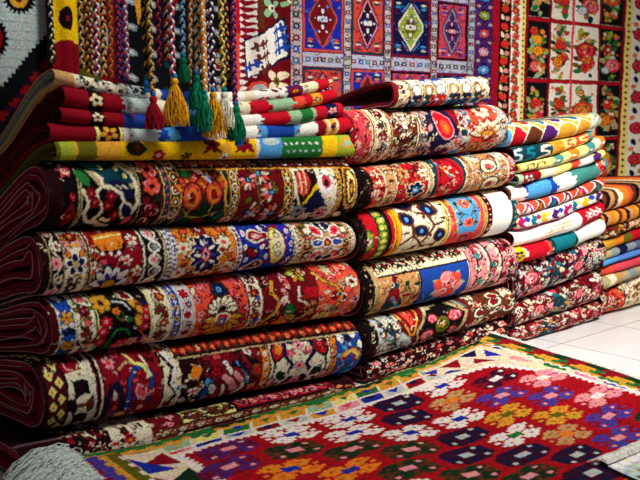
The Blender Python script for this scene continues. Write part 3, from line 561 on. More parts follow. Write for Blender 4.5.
def pat_M3():
    H = 54; L = Loom(356, 526, -26, H, 4, 'cream', 24)
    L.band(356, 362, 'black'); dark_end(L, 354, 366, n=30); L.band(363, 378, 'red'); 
    for y in (-14, 30): L.ell(368, y, 6.5, 13, 'green'); L.ell(368, y, 5, 10.5, 'lime'); L.flower(368, y, 5, 'cream', 'crim', 5, 'green')
    L.clutter(372, 379, -24, 52, ['crim', 'orange', 'red'], 8, 2.6, False); L.vlines('dmar', 1, 378.5); L.band(379, 389, 'green')
    for y in range(-24, 56, 7): L.ell(384, y, 5, 4.4, 'black'); L.ell(384, y, 4.2, 3.5, 'lime'); L.ell(384, y, 2, 1.6, 'lyel')
    L.band(389, 393, 'dmar'); L.band(393, 396, 'red'); L.band(396, 399, 'yel'); L.vlines('crim', 1, 398); L.band(399, 403, 'orange'); L.vlines('yel', 1.6, 401)
    L.band(403, 446, 'cream')
    for P in ([(404, 40), (414, 32), (412, 18), (408, 8)], [(414, 32), (426, 46)], [(418, 8), (428, 12), (434, 24), (424, 40)], [(434, 24), (442, 22)], [(428, -16), (438, -4), (440, 10)], [(404, -16), (412, -8), (418, 8)], [(424, 46), (438, 46), (440, 30)], [(408, 52), (420, 44)]): L.line(P, 2.4, 'brown')
    for x, y, a in ((409, 14, 1), (421, 28, .6), (432, 8, .4), (440, 36, 1.3), (414, 0, .2), (436, -8, .5)): L.leaf(x, y, 14, a, 'navy', 'brown', .36); L.ell(x, y, 1.8, 2.4, 'sky')
    for x, y in ((418, 46), (430, 34), (425, 14), (438, 48), (408, 28), (444, 18)): L.leaf(x, y, 6, x % 3, 'brown')
    L.vlines('yel', 1.7, 446.5, 450.5); L.vlines('brown', 1, 448.5); L.band(451, 485, 'rose'); L.clutter(451, 485, -24, 52, ['coral', 'tan', 'rose', 'gold'], 24, 3, False, 'brown')
    L.ell(468, 14, 13, 36, 'gold'); L.ell(468, 14, 12, 34, 'sky')
    for sg in (-1, 1):
        for y in (-8, 2, 12, 24): L.line([(468+sg*4, y+6), (468+sg*9, y), (468+sg*6, y-6)], 1.4, 'olive'); L.leaf(468+sg*8, y+5, 5, y % 3, 'navy')
    for y in (8, 28): L.flower(468, y, 5, 'coral', 'purp', 6, 'gold')
    L.ell(468, 46, 10, 7, 'coral'); L.flower(468, 46, 5, 'purp', 'gold', 6)
    L.vlines('gold', 1.5, 485.5, 488.5); L.vlines('brown', 1.2, 487); L.band(489, 494, 'dmar'); L.lozcol(491.5, -24, 54, 2, 'crim', 'cream', 6); L.band(494, 513, 'white'); L.vlines('brown', .8, 513)
    L.band(513, 520, 'dteal'); L.lozcol(516.5, -24, 54, 2.6, 'teal', 'gold', 7); L.vlines('gold', 1.4, 520); L.band(520.6, 527, 'brown')
    L.warp = .18; L.fil(.35, skip=[(492, 515, -30, 60)])
    return L.noise(.06)
def pat_M4():
    H = 56; L = Loom(356, 528, -26, H, 4, 'cream', 25)
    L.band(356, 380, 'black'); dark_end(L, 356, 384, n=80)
    L.band(378, 420, 'tan'); L.band(376, 379, 'khaki'); L.rect(382, 470, 12, 14, 'brown')
    L.rect(383, 419, 14, H, 'tan'); L.vlines('brown', 1, 419)
    L.poly([(386, 44), (391, 28), (395, 18), (400, 22), (398, 34), (404, 40), (406, 50), (398, 48), (394, 54), (389, 54)], 'dteal'); L.ell(397, 18, 3, 4, 'crim'); L.poly([(392, 26), (399, 28), (402, 40), (396, 44), (391, 38)], 'crim'); L.line([(394, 36), (400, 46), (408, 52)], 2.4, 'sky'); L.line([(399, 19), (403, 21)], 1.2, 'gold')
    L.line([(412, 54), (412, 36), (408, 26)], 1.3, 'olive'); L.line([(412, 40), (417, 28)], 1.3, 'olive')
    for x, y in ((407, 24), (417, 26), (408, 36), (416, 40)): L.leaf(x, y, 8, x % 3, 'dgreen' if x % 2 else 'crim')
    L.rect(420, 469, 14, H, 'blue'); L.rect(420, 421.5, 14, H, 'navy'); 
    for a in range(7): L.leaf(448+11*math.cos(a*.9), 35+12*math.sin(a*.9), 13, a*.9, ('sgreen', 'khaki', 'dteal')[a % 3], None, .25)
    for k, c in ((1.0, 'rose'), (.92, 'coral')):
        for a in range(6): L.ell(448+7.5*math.cos(a*1.05+.3), 35+8.5*math.sin(a*1.05+.3), 7*k, 6.5*k, c if a % 2 else 'pink', a)
    L.ell(448, 34, 8, 9, 'rose'); L.ell(448, 33, 6.6, 7.4, 'pink'); L.ell(448.6, 33.4, 5, 5.6, 'coral'); L.ell(448, 32.6, 3.4, 3.8, 'pink'); L.ell(448.4, 33, 1.8, 2, 'crim')
    for a in range(6): L.curl(448+8*math.cos(a*1.05), 35+9*math.sin(a*1.05), 4.5, a*1.05+2, 'crim' if a % 2 else 'white', .9, 2.4)
    L.line([(440, 46), (434, 54)], 1.6, 'lime')
    L.line([(425, 40), (429, 48), (425, 54)], 1, 'sky')
    L.rect(380, 469, -26, 12, 'cream'); L.vine(380, 469, -4, 11, 'brown', 1.1, per=18, vert=False, fl=[('dmar', 4, 'crim', None), ('dkb', 3.6, 'red', None)], leafc=['dgreen', 'khaki']); L.vine(380, 469, -22, -7, 'brown', 1.1, per=18, vert=False, fl=[('crim', 4, 'gold'), ('dkb', 3.6, 'red')]); L.rect(382, 470, 12, 13.6, 'dkb')
    L.vlines('crim', 1.2, 470.5); L.band(471, 526, 'pink'); L.clutter(471, 519, -24, 54, ['cream', 'rose', 'white', 'pink', 'lgrey'], 34, 4.5, False, 'plum')
    for x, c, bw in ((476, 'dmar', 3), (486, 'cream', 3), (488.5, 'dmar', 3), (499, 'cream', 2), (501, 'plum', 2), (511, 'dmar', 1)): L.vline(x, 1.6, c, bw)
    for x, y in ((481, 12), (482, 40), (494, 24), (495, 48), (506, 10), (506, 38)): L.curl(x, y, 5, y, 'plum', 1.7); L.ell(x, y, 2.4, 3, 'crim' if y % 4 else 'tealg')
    L.clutter(510, 527, -24, 54, ['cream', 'crim', 'black', 'pink', 'dgreen'], 40, 3, False)
    L.warp = .2; L.fil(1.1, skip=[(420, 470, 12, 60)], y0=-26)
    L.dye = (1, .94, .86)
    return L.noise(.07)
def pat_M5():
    H = 44; L = Loom(360, 524, -20, H, 4, 'dred', 26)
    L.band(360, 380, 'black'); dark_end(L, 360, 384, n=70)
    L.band(379, 402, 'lgrey'); L.clutter(379, 404, -18, 42, ['cream', 'dteal', 'crim', 'brown', 'cream', 'grey'], 44, 4, False)
    L.line([(381, -20), (386, 10), (396, 22), (400, 44)], 2, 'dteal'); L.poly([(402, -8), (424, -8), (416, 16), (412, 26)], 'crim'); L.poly([(406, -4), (419, -4), (413, 16)], 'coral'); L.line([(401, -8), (412, 28), (425, -8)], 1.6, 'gold')
    L.poly([(403, 18), (412, 30), (416, 44), (398, 44)], 'lgrey'); L.clutter(400, 416, 26, 44, ['black', 'cream', 'dteal'], 10, 3, False)
    L.poly([(416, 22), (430, 0), (452, -4), (468, 12), (462, 34), (446, 44), (420, 44)], 'khaki'); L.poly([(418, 24), (431, 3), (451, -1), (465, 13), (459, 32), (445, 44), (422, 44)], 'black')
    for x, y, q in ((427, 30, 7), (433, 12, 5), (455, 14, 7), (453, 32, 5), (428, 42, 5)): L.rose(x, y, q, 'rose', 'pink', 'crim', 'dgreen')
    L.ell(442, 22, 7, 10, 'olive'); L.ell(442, 22, 4, 6, 'dgreen'); L.flower(442, 22, 4, 'gold', 'crim', 5)
    L.line([(445, -12), (458, -4), (466, 8)], 4.5, 'teal'); L.line([(447, -10), (459, -2), (465, 8)], 1.4, 'gold')
    L.band(470, 524, 'brown'); L.clutter(469, 522, -18, 42, ['cream', 'crim', 'coral', 'dmar', 'cream'], 36, 4.5, False)
    for x, y, c in ((480, 20, 'cream'), (495, 12, 'cream'), (508, 24, 'cream'), (486, 36, 'tan'), (502, 38, 'coral')): L.curl(x, y, 7, y, 'black', 4.2, 4.6); L.curl(x, y, 7, y, c, 2.2, 4.6); L.ell(x, y, 3, 3.6, 'crim')
    L.vlines('khaki', 1, 517); L.vlines('crim', 2, 519)
    L.warp = .24; L.fil(.9)
    return L.noise(.08)
def dense(x0, x1, H, base, cols, n, seed, extra=None, sc=5, r=3.2):
    L = Loom(x0, x1, -22, H, sc, base, seed); L.clutter(x0, x1, -20, H-1, cols, n, r, False)
    if extra: extra(L)
    L.warp = .22; L.fil(1.3, ('black', 'plum', 'cream', 'white', 'dmar', 'crim'))
    L.dye = (1, .92, .88)
    return L.noise(.08)
# ------------------------------------------------------------------ patterns of the kilims (left pile top and the third pile)
def kil(x0, x1, H, bg, seed, segs, sc=4):
    """segs: (xa, xb, colour, [motif colour]) blocks with stepped ends"""
    L = Loom(x0, x1, -26, H, sc, bg, seed)
    for q in segs:
        xa, xb, c = q[:3]; y = -26
        while y < H:
            j = L.r.choice((0, 1.5, 3, -1.5)) if len(q) > 4 else 0
            L.rect(xa+j, xb+j, y, y+3, c); y += 3
        if len(q) > 3 and q[3]:
            m = q[3]
            if m[0] == 'dots': 
                for x in np.arange(xa+3, xb-2, m[2]): L.ell(x, H*.3, 1.6, 1.8, m[1]); L.ell(x+2, H*.7, 1.4, 1.6, m[1])
            if m[0] == 'comb':
                for x in np.arange(xa+3, xb-2, m[2]): L.line([(x, H*.2), (x+2, H*.8)], 1.4, m[1]); L.line([(x-2, H*.5), (x+4, H*.5)], 1.2, m[1])
            if m[0] == 'flow': L.flower((xa+xb)/2, H*.45, min(H*.42, (xb-xa)*.45), m[1], m[2], 5, m[3] if len(m) > 3 else None)
            if m[0] == 'zig':
                for k in range(-1, 3): L.line([(x, k*6+(3 if i % 2 else -1)) for i, x in enumerate(np.arange(xa, xb+.1, m[2]))], 1.7, m[1])
            if m[0] == 'clut': L.clutter(xa, xb, -20, H, m[1], m[2], 3, False, m[3])
    return L.noise(.06)
def pat_yellow():
    L = Loom(38, 362, -26, 22, 3, 'yel', 31); L.band(38, 80, 'olive'); L.band(62, 79, 'gold'); L.band(62, 76, 'lime'); L.band(79, 98, 'olive')
    L.band(98, 122, 'gold'); L.poly([(130, 2), (142, 0), (149, 10), (140, 18), (130, 16), (126, 9)], 'dgreen'); L.flower(138, 8, 6, 'dred', 'olive', 5, 'dgreen'); L.flower(160, 17, 6, 'red', 'white', 6, 'navy')
    for x in (211, 244): L.flower(x, 6, 8, 'crim', 'dmar', 5, 'brown'); L.line([(x-8, 14), (x, 8), (x+9, 14)], 3, 'crim'); L.ell(x+15, 10, 5, 6, 'gold')
    L.flower(225, 20, 5, 'white', 'crim', 6, 'brown'); L.flower(186, 18, 5, 'dgreen', 'red', 5)
    L.band(256, 260, 'cream'); L.band(260, 283, 'sky'); L.ell(272, 4, 9, 4, 'lgrey'); L.band(283, 323, 'green')
    for x in range(287, 322, 6): L.leaf(x, 7, 4, .8, 'white'); L.leaf(x+3, 15, 4, .8, 'lgrey'); L.leaf(x+2, -3, 4, .8, 'white')
    L.band(323, 337, 'yel'); L.band(337, 362, 'lime'); L.ell(347, 8, 7, 6, 'gold'); L.ell(347, 8, 4, 3.6, 'sgreen')
    return L.noise(.08)
def pat_K1():
    return kil(38, 356, 22, 'crim', 32, [(38, 96, 'crim'), (96, 124, 'dmar', ('flow', 'gold', 'crim', 'black')), (97, 100, 'lyel'), (121, 123, 'lyel'), (124, 130, 'white'), (130, 164, 'lgrey', None, 1), (160, 214, 'blue', None, 1), (166, 176, 'sky', None, 1), (206, 228, 'white', None, 1), (226, 232, 'crim', None, 1), (232, 258, 'white', None, 1), (258, 300, 'sky', None, 1), (268, 296, 'blue'), (300, 318, 'white', None, 1), (318, 326, 'crim'), (326, 339, 'gold', ('flow', 'crim', 'navy')), (328, 330, 'cream'), (336, 338, 'cream'), (339, 358, 'red')])
def pat_K2():
    return kil(38, 348, 20, 'crim', 33, [(38, 90, 'crim'), (90, 104, 'dmar', ('flow', 'cream', 'crim', 'black')), (104, 124, 'crim'), (124, 132, 'blue'), (132, 176, 'blue', None, 1), (150, 168, 'dteal', None, 1), (174, 186, 'white', None, 1), (186, 240, 'dteal', None, 1), (240, 262, 'white', None, 1), (262, 288, 'red', None, 1), (288, 316, 'sgreen', None, 1), (300, 312, 'green'), (316, 328, 'red'), (328, 339, 'navy', ('flow', 'pink', 'gold')), (339, 350, 'red')])
def pat_K3():
    return kil(38, 340, 22, 'crim', 34, [(38, 88, 'crim'), (88, 103, 'black', ('flow', 'cream', 'dmar', 'gold')), (103, 122, 'crim'), (122, 152, 'lgrey', ('clut', ['grey', 'white', 'dmar'], 12, 'grey'), 1), (152, 168, 'cream'), (168, 240, 'white', None, 1), (186, 200, 'sky', None, 1), (240, 252, 'cream', None, 1), (252, 270, 'red', None, 1), (270, 292, 'sgreen', None, 1), (292, 304, 'coral', None, 1), (304, 316, 'red'), (312, 322, 'gold', ('flow', 'crim', 'cream')), (322, 342, 'red')])
def pat_K4():
    return kil(56, 330, 18, 'cream', 35, [(56, 74, 'tan'), (74, 124, 'cream', ('clut', ['dteal', 'black', 'black', 'grey', 'white'], 75, 'black')), (124, 146, 'lgrey', ('clut', ['black', 'dmar', 'dteal', 'white'], 30, 'black')), (146, 168, 'cream'), (160, 200, 'blue', None, 1), (200, 246, 'white', None, 1), (246, 256, 'cream'), (256, 286, 'white', ('clut', ['crim', 'red', 'brown', 'white'], 24, 'crim')), (286, 302, 'purp', ('flow', 'crim', 'gold', 'navy')), (302, 318, 'cream', ('clut', ['grey', 'khaki'], 8, 'dgreen')), (318, 330, 'red')])
def pat_R1():
    L = Loom(502, 612, -26, 18, 5, 'gold', 41); cs = ['sky', 'red', 'brown', 'violet', 'gold', 'lyel', 'teal', 'cream']; k = 0
    for row, y in enumerate((-24, -6, 12)):
        for i, x in enumerate(np.arange(508, 618, 15.5)):
            cx = x+(row % 2)*7; c = ['sky', 'red', 'brown', 'purp', 'gold', 'gold', 'cream', 'red'][(i+row*3+5 if row != 2 else i) % 8]
            if row == 2: L.ell(cx-1, y+5, 9.6, 15.5, 'cream', -.25); L.ell(cx-1, y+5, 8.3, 14, c, -.25)
            else: L.ell(cx, y, 8.6, 9, 'cream'); L.ell(cx, y, 7.2, 7.6, ('teal', c)[i % 2])
    L.band(502, 508, 'blue'); L.band(596, 612, 'sgreen'); L.clutter(592, 612, -24, 18, ['cream', 'crim', 'white', 'purp'], 20, 3, False)
    return L.noise(.06)
def pat_R2():
    L = Loom(508, 608, -20, 17, 5, 'dteal', 42); L.band(508, 512, 'crim')
    for i, x in enumerate(range(519, 608, 13)):
        c = ['lgrey', 'teal', 'cream', 'orange', 'coral', 'lyel', 'orange'][i % 7]
        if i > 2: L.band(x-7, x+6, ['brown', 'crim', 'teal', 'gold', 'lyel', 'coral', 'tealg'][i % 7])
        L.line([(x+4, 2), (x-2, 3), (x-3, 7), (x+3, 9), (x+3, 13), (x-4, 15)], 2.4, c)
    L.rect(508, 608, -20, -1, 'crim'); L.rect(508, 608, -4, -1, 'khaki')
    return L.noise(.06)
def pat_R3():
    L = Loom(508, 614, -20, 16, 5, 'lyel', 43); L.band(508, 522, 'orange')
    for x in (530, 540): L.line([(x, 13), (x, 5), (x+6, 4), (x+6, 8)], 1.6, 'brown')
    for i, x in enumerate(range(552, 614, 8)): c = ['tealg', 'lyel', 'orange', 'lyel', 'tealg', 'cream', 'orange', 'lyel'][i % 8]; L.poly([(x, -20), (x+8, -20), (x+11, 6), (x+8, 16), (x, 16), (x+3, 6)], c); L.leaf(x+6, 8, 5, .4, 'white')
    L.rect(508, 614, 13, 16, 'cream')
    return L.noise(.06)
def pat_R4():
    return kil(506, 612, 12, 'lyel', 44, [(506, 522, 'sgreen', ('clut', ['tan', 'green', 'khaki'], 8, 'green')), (522, 533, 'crim', ('dots', 'lgrey', 5)), (533, 542, 'crim'), (542, 556, 'cream', None, 1), (556, 580, 'lyel', None, 1), (572, 582, 'coral', None, 1), (582, 592, 'white', None, 1), (592, 600, 'purp', None, 1), (600, 614, 'lyel')])
def pat_R5():
    return kil(504, 618, 20, 'white', 45, [(504, 514, 'brown'), (514, 531, 'white'), (528, 558, 'blue', None, 1), (530, 552, 'sky'), (556, 574, 'white', None, 1), (572, 600, 'tealg', None, 1), (600, 606, 'coral', ('clut', ['crim', 'purp', 'cream'], 8, 'crim'), 1), (606, 618, 'tealg')])
def pat_R6():
    L = Loom(504, 614, -20, 14, 5, 'coral', 46)
    for i, x in enumerate(np.arange(506, 616, 14)):
        L.poly([(x, 14), (x+7, -4), (x+14, 14)], ('crim', 'mag', 'brown', 'purp')[i % 4]); L.poly([(x+3.5, 14), (x+7, 3), (x+10.5, 14)], ('teal', 'white', 'orange')[i % 3]); L.line([(x, 14), (x+7, -4), (x+14, 14)], 1.3, 'white')
        L.poly([(x+7, -4), (x+14, -20), (x+21, -4)], 'purp')
    return L.noise(.06)
def pat_R7():
    L = Loom(504, 614, -20, 16, 5, 'white', 47); L.band(504, 519, 'lyel'); L.ell(513, 9, 5.5, 5.5, 'black'); L.ell(513, 9, 4, 4, 'white'); L.ell(513, 9, 2, 2, 'red')
    for i, x in enumerate(np.arange(522, 614, 11)):
        c = ('mag', 'teal', 'yel', 'purp')[i % 4]; L.poly([(x, 1), (x+5, 5), (x+1, 9), (x+6, 14), (x-2, 12), (x-4, 7)], c); L.poly([(x+5, 1), (x+8, 4), (x+5, 8), (x+2, 4)], ('blue', 'mag', 'lyel')[i % 3])
    L.rect(504, 614, 13.4, 16, 'mag'); return L.noise(.06)
def pat_R8():
    L = Loom(504, 612, -20, 18, 5, 'white', 48); L.line([(511, 16), (512, 5)], 1.5, 'navy'); L.line([(508, 9), (512, 5), (516, 9)], 1.5, 'navy'); L.line([(508, 15), (516, 15)], 1.2, 'navy')
    for y, xs in ((6, (549, 574)), (10, (545, 570)), (14, (541, 566))): L.line([(xs[0], y), (xs[1], y-2)], 1.0, 'gold')
    L.line([(553, 4), (549, 15)], .9, 'gold'); L.line([(565, 3), (561, 14)], .9, 'gold')
    L.band(580, 612, 'red'); L.line([(580, -20), (580, 18)], 1, 'white')
    for x in (588, 593, 598): L.line([(x, 3), (x+3, 7), (x, 11)], 1.3, 'white'); L.line([(x-2, 5), (x+5, 11)], 1.0, 'white')
    return L.noise(.06)
def pat_R9():
    return kil(504, 612, 16, 'white', 49, [(504, 514, 'teal'), (514, 516, 'white'), (516, 526, 'yel', ('flow', 'navy', 'yel')), (526, 548, 'red', None, 1), (548, 552, 'coral'), (552, 579, 'dteal', None, 1), (556, 576, 'teal'), (579, 612, 'white', None, 1)])
# ------------------------------------------------------------------ the last pile at the edge
def stripes(x0, x1, H, seed, cols, w, slant=0.0, along=False):
    L = Loom(x0, x1, -22, H, 5, cols[0], seed); i = 0
    if along:
        y = -22
        while y < H: L.rect(x0, x1, y, y+w, cols[i % len(cols)]); y += w; i += 1
    else:
        x = x0-20
        while x < x1+20:
            L.poly([(x, H), (x+w+.5, H), (x+w+.5+slant, -22), (x+slant, -22)], cols[i % len(cols)]); x += w; i += 1
    return L.noise(.07)
# ------------------------------------------------------------------ wall rugs: x read along the wall, y the reading at the first panel's edge
def tile_border(L, x0, x1, y0, y1, bg, cols, step, r, vert=True, line='crim'):
    L.rect(x0, x1, y0, y1, bg); c = (x0+x1)/2 if vert else (y0+y1)/2; t = (y0 if vert else x0)+step/2; k = L.r.randrange(5)
    while t < (y1 if vert else x1):
        px, py = (c, t) if vert else (t, c)
        for a in range(4):
            b = a*math.pi/2+.785; L.ell(px+math.cos(b)*r*1.25, py+math.sin(b)*r*1.25, r*.28, r*.28, ('rose', 'sky', 'brown')[(k+a) % 3])
        L.flower(px, py, r, cols[k % len(cols)], 'white', 8, None, 0); t += step; k += 1
    if vert: L.line([(x0, y0), (x0, y1)], .8, line); L.line([(x1, y0), (x1, y1)], .8, line)
    else: L.line([(x0, y0), (x1, y0)], .8, line); L.line([(x0, y1), (x1, y1)], .8, line)
def panel(L, x0, x1, y0, y1, bg, frame, dia, dcol, dcen, spots, corner):
    L.rect(x0, x1, y0, y1, frame); L.rect(x0+2, x1-2, y0+2.2, y1-2.2, bg); cx = (x0+x1)/2; cy = (y0+y1)/2; w = (x1-x0)/2*.62; h = (y1-y0)/2*.82
    R = L.r
    for i in range(34): L.flower(x0+3+R.random()*(x1-x0-6), y0+3+R.random()*(y1-y0-6), 1.7, R.choice(spots), R.choice(spots), 5)
    for sx in (-1, 1):
        for sy in (-1, 1):
            px, py = cx+sx*((x1-x0)/2-7), cy+sy*((y1-y0)/2-9)
            for q in range(4): L.poly([(px-3.5+q*.2, py+q*2.4*sy-3*sy), (px, py+q*2.4*sy-4.5*sy), (px+3.5, py+q*2.4*sy-3*sy), (px, py+q*2.4*sy-1.5*sy)], corner[q % len(corner)])
            L.line([(cx+sx*w*.2, cy+sy*h*.98), (cx+sx*w*.7, cy+sy*h*.62)], 1, corner[0])
    def dm(k, c): L.poly([(cx, cy-h*k), (cx+w*k, cy-h*.12*k), (cx+w*k, cy+h*.12*k), (cx, cy+h*k), (cx-w*k, cy+h*.12*k), (cx-w*k, cy-h*.12*k)], c)
    dm(1.12, dia[0]); dm(1.0, dia[1]); dm(.86, dcol); dm(.52, dcen[0])
    for a in range(4): b = a*math.pi/2; L.ell(cx+math.cos(b)*w*.3, cy+math.sin(b)*h*.3, w*.13, h*.1, dcen[1])
    for a in range(6): L.ell(cx+math.cos(a*1.05)*w*.62, cy+math.sin(a*1.05)*h*.55, .9, 1.1, dcen[1])
    L.flower(cx, cy, w*.28, dcen[1], dcen[2], 8, None, 0)
def pat_wall_blue():
    L = Loom(283, 500, -60, 190, 4, 'purp', 51); tc = ['dgreen', 'navy', 'crim', 'blue', 'teal', 'brown', 'dmar', 'olive']
    rows = [(-58, -18), (-16+0, 50)]
    L.band(283, 290, 'brown'); L.band(283, 285, 'dkb')
    for ytop in (-83, 0, 83):
        y0, y1 = ytop-16, ytop+50
        specs = [(303, 343, 'royal', 'coral', ('coral', 'brown'), 'crim', ('dred', 'white', 'sky'), ['blue', 'navy', 'sky', 'royal'], ['coral', 'gold', 'navy', 'cream']),
                 (351, 384, 'coral', 'dteal', ('crim', 'pink'), 'plum', ('plum', 'white', 'white'), ['red', 'rose', 'coral', 'crim'], ['dteal', 'cream', 'red']),
                 (391, 430, 'navy', 'crim', ('plum', 'cream'), 'lime', ('olive', 'cream', 'crim'), ['sky', 'teal', 'navy', 'blue'], ['sky', 'teal', 'cream', 'navy']),
                 (437, 467, 'rose', 'dmar', ('crim', 'grey'), 'purp', ('plum', 'pink', 'white'), ['pink', 'red', 'white', 'rose'], ['violet', 'pink', 'crim'])]
        if ytop == 83: specs = [specs[i] for i in (1, 0, 3, 2)]; 
        bounds = [(303, 343), (351, 384), (391, 430), (437, 467)]
        for (a, b), sp in zip(bounds, specs): panel(L, a, b, y0, y1, *sp[2:])
        tile_border(L, 290, 475, y1+1, y1+16, 'cdc8cf', tc, 7.4, 2.7, False)
        for x0, x1 in ((344, 350), (385, 390.5), (431, 436.5)): tile_border(L, x0-.5, x1+.5, y0, y1+17, 'cfc6bc', tc, 9.5, 2.4)
    tile_border(L, 290, 302.5, -60, 190, 'd4bdb4', tc, 11.5, 3.8); tile_border(L, 468, 474.5, -60, 190, 'lgrey', tc, 9.5, 2.4)
    L.band(475, 492, 'purp'); L.vlines('crim', 1, 475, 492)
    for i, y in enumerate(range(-50, 190, 22)): L.poly([(483.5, y-9), (490, y), (483.5, y+9), (477, y)], 'plum'); L.flower(483.5, y, 5.5, ['pink', 'sky', 'lime', 'rose'][i % 4], 'white', 8, 'black', 0)
    for y in range(-39, 190, 22): L.flower(478, y, 2, 'cream', 'red', 5); L.flower(489.5, y, 2, 'cream', 'red', 5)
    L.band(492.5, 500, 'red')
    L.warp = .16; L.fil(.5, ('navy', 'crim', 'plum', 'blue', 'brown'))
    L.dye = (.66, .70, .80)
    return L.noise(.07)
def bouquet(L, x0, x1, y0, y1, bg, kind):
    R = L.r; cx = (x0+x1)/2; cy = (y0+y1)/2; w = x1-x0; h = y1-y0
    L.rect(x0, x1, y0, y1, bg)
    for i in range(46): 
        a = R.random()*6.3; t = R.random(); L.leaf(cx+math.cos(a)*w*.44*t, cy+math.sin(a)*h*.47*t, 5+R.random()*6, a+R.random(), R.choice(['green', 'dgreen', 'lime', 'olive', 'tealg', 'khaki'] if bg == 'white' else ['lime', 'green', 'sgreen', 'khaki', 'dgreen']), None, .3)
    if kind == 0: fs = [(cx, cy-h*.05, w*.30, 'red', 'rose', 'crim'), (cx+w*.12, cy+h*.18, w*.2, 'red', 'coral', 'crim')]
    elif kind == 1: fs = [(cx-w*.05, cy-h*.18, w*.18, 'gold', 'yel', 'orange'), (cx+w*.02, cy+h*.02, w*.2, 'orange', 'yel', 'red'), (cx-w*.1, cy+h*.3, w*.22, 'rose', 'pink', 'red'), (cx-w*.22, cy-h*.32, w*.16, 'red', 'coral', 'crim')]
    elif kind == 2: fs = [(cx+w*.1, cy+h*.2, w*.28, 'rose', 'pink', 'red'), (cx-w*.12, cy-h*.1, w*.2, 'crim', 'red', 'dred'), (cx-w*.2, cy+h*.3, w*.14, 'lgrey', 'white', 'sky')]
    elif kind == 3: fs = [(cx-w*.05, cy, w*.3, 'coral', 'orange', 'red'), (cx-w*.05, cy, w*.16, 'lyel', 'coral', 'crim')]
    else: fs = [(cx, cy-h*.12, w*.22, 'red', 'coral', 'crim'), (cx+w*.15, cy+h*.1, w*.18, 'red', 'rose', 'crim'), (cx-w*.12, cy+h*.2, w*.2, 'coral', 'yel', 'red')]
    for i in range(5):
        f = R.choice(fs); L.rose(x0+w*(.2+.6*R.random()), y0+h*(.1+.8*R.random()), w*.13, *f[3:], leaf='olive')
    for f in fs: L.rose(f[0], f[1], f[2]*1.3, *f[3:], leaf='green')
    for i in range(16): L.flower(x0+w*(.12+.76*R.random()), y0+h*(.08+.84*R.random()), 1.9, R.choice(['red', 'gold', 'pink', 'navy', 'white' if bg != 'white' else 'crim', 'orange']), 'yel', 5)
def pat_wall_rose():
    L = Loom(494, 690, -60, 250, 4, 'white', 52); R = L.r
    L.band(494, 498, 'crim'); L.band(498, 509, 'black')
    for y in range(-56, 250, 17): L.rose(503.5, y, 4.2, 'red', 'coral', 'crim', 'lime'); L.leaf(501, y+8, 7, 1, 'cream'); L.flower(506, y+9, 2.6, 'pink', 'gold')
    L.band(509, 521, 'white'); L.vlines('crim', .8, 509.5); L.vine(510, 520, -60, 250, 'khaki', 1.1, per=17, fl=[('red', 3.8, 'gold', 'navy'), ('coral', 3.6, 'crim', 'dred')], leafc=['olive', 'green'])
    L.band(521, 525, 'lyel'); L.lozcol(523, -58, 250, 1.3, 'crim', 'brown', 5.5); L.band(525, 528, 'crim')
    xs = [(528, 549, 'dkb'), (551, 571.5, 'white'), (573.5, 598, 'white'), (600, 622, 'dkb')]
    for k, (y0, y1) in enumerate(((-44, 15), (20, 77), (82, 138), (143, 200), (205, 250))):
        for i, (a, b, bg) in enumerate(xs): bouquet(L, a, b, y0, y1, bg, [[3, 0, 2, 3], [1, 4, 0, 2], [4, 4, 3, 4], [0, 1, 4, 1], [2, 3, 0, 1]][k][i])
    for y in (-48, 15.5, 77.5, 138.5, 200.5): L.rect(526, 623, y, y+4.4, 'crim'); L.rect(526, 623, y+1.4, y+3, 'red')
    for x in (549, 571.5, 598): L.rect(x, x+2, -60, 250, 'crim' if x != 571.5 else 'rose')
    L.band(622, 625, 'crim'); L.band(625, 632, 'lyel'); L.lozcol(628.5, -58, 250, 1.7, 'crim', 'brown', 7)
    L.band(632, 668, 'white'); 
    for y in range(-50, 250, 36): L.rose(641, y, 7.5, 'red', 'rose', 'crim', 'green'); L.rose(653, y+17, 7, 'crim', 'coral', 'dred', 'olive'); L.leaf(638, y+16, 9, 1.2, 'navy'); L.flower(646, y+14, 3, 'gold', 'red'); L.leaf(655, y+3, 9, .5, 'green'); L.flower(636, y+24, 3, 'coral', 'yel')
    L.band(668, 690, 'crim')
    L.warp = .2
    L.dye = (1.05, .95, .84)
    return L.noise(.07)
def pat_grey_hang():
    L = Loom(-60, 60, -60, 175, 3, 'lgrey', 53)
    for y in range(-60, 130, 9): L.line([(-60, y), (60, y+3)], .8, 'grey')
    def saw(pts, c, st=3.0):
        L.poly(pts, c)
    # stepped dark diamond at the foot
    for i in range(30): y = 22+i*4.3; x = 52-i*3.6; L.rect(x, 60, y, y+4.6, 'dkb')
    for i in range(22): y = 40+i*4.3; x = 52-i*3.6; L.rect(x+4, x+11, y+2, y+7, 'crim' if i % 3 else 'plum')
    for i in range(26): y = 62+i*4.3; x = 60-i*3.6; L.rect(x, 60, y, y+4.6, 'plum' if i % 4 else 'black')
    for cx, cy, rx, ry, c, c2 in ((20, 0, 15, 14, 'black', 'gold'), (-4, 40, 11, 19, 'black', 'crim'), (-40, 10, 15, 25, 'black', 'crim')):
        for k in range(20): a = k*math.pi/10; L.poly([(cx+math.cos(a-.16)*rx*.85, cy+math.sin(a-.16)*ry*.85), (cx+math.cos(a)*rx*1.15, cy+math.sin(a)*ry*1.15), (cx+math.cos(a+.16)*rx*.85, cy+math.sin(a+.16)*ry*.85)], c)
        L.ell(cx, cy, rx*.88, ry*.88, c); L.ell(cx, cy, rx*.62, ry*.62, c2); L.ell(cx, cy, rx*.25, ry*.25, 'brown')
    return L.noise(.1)
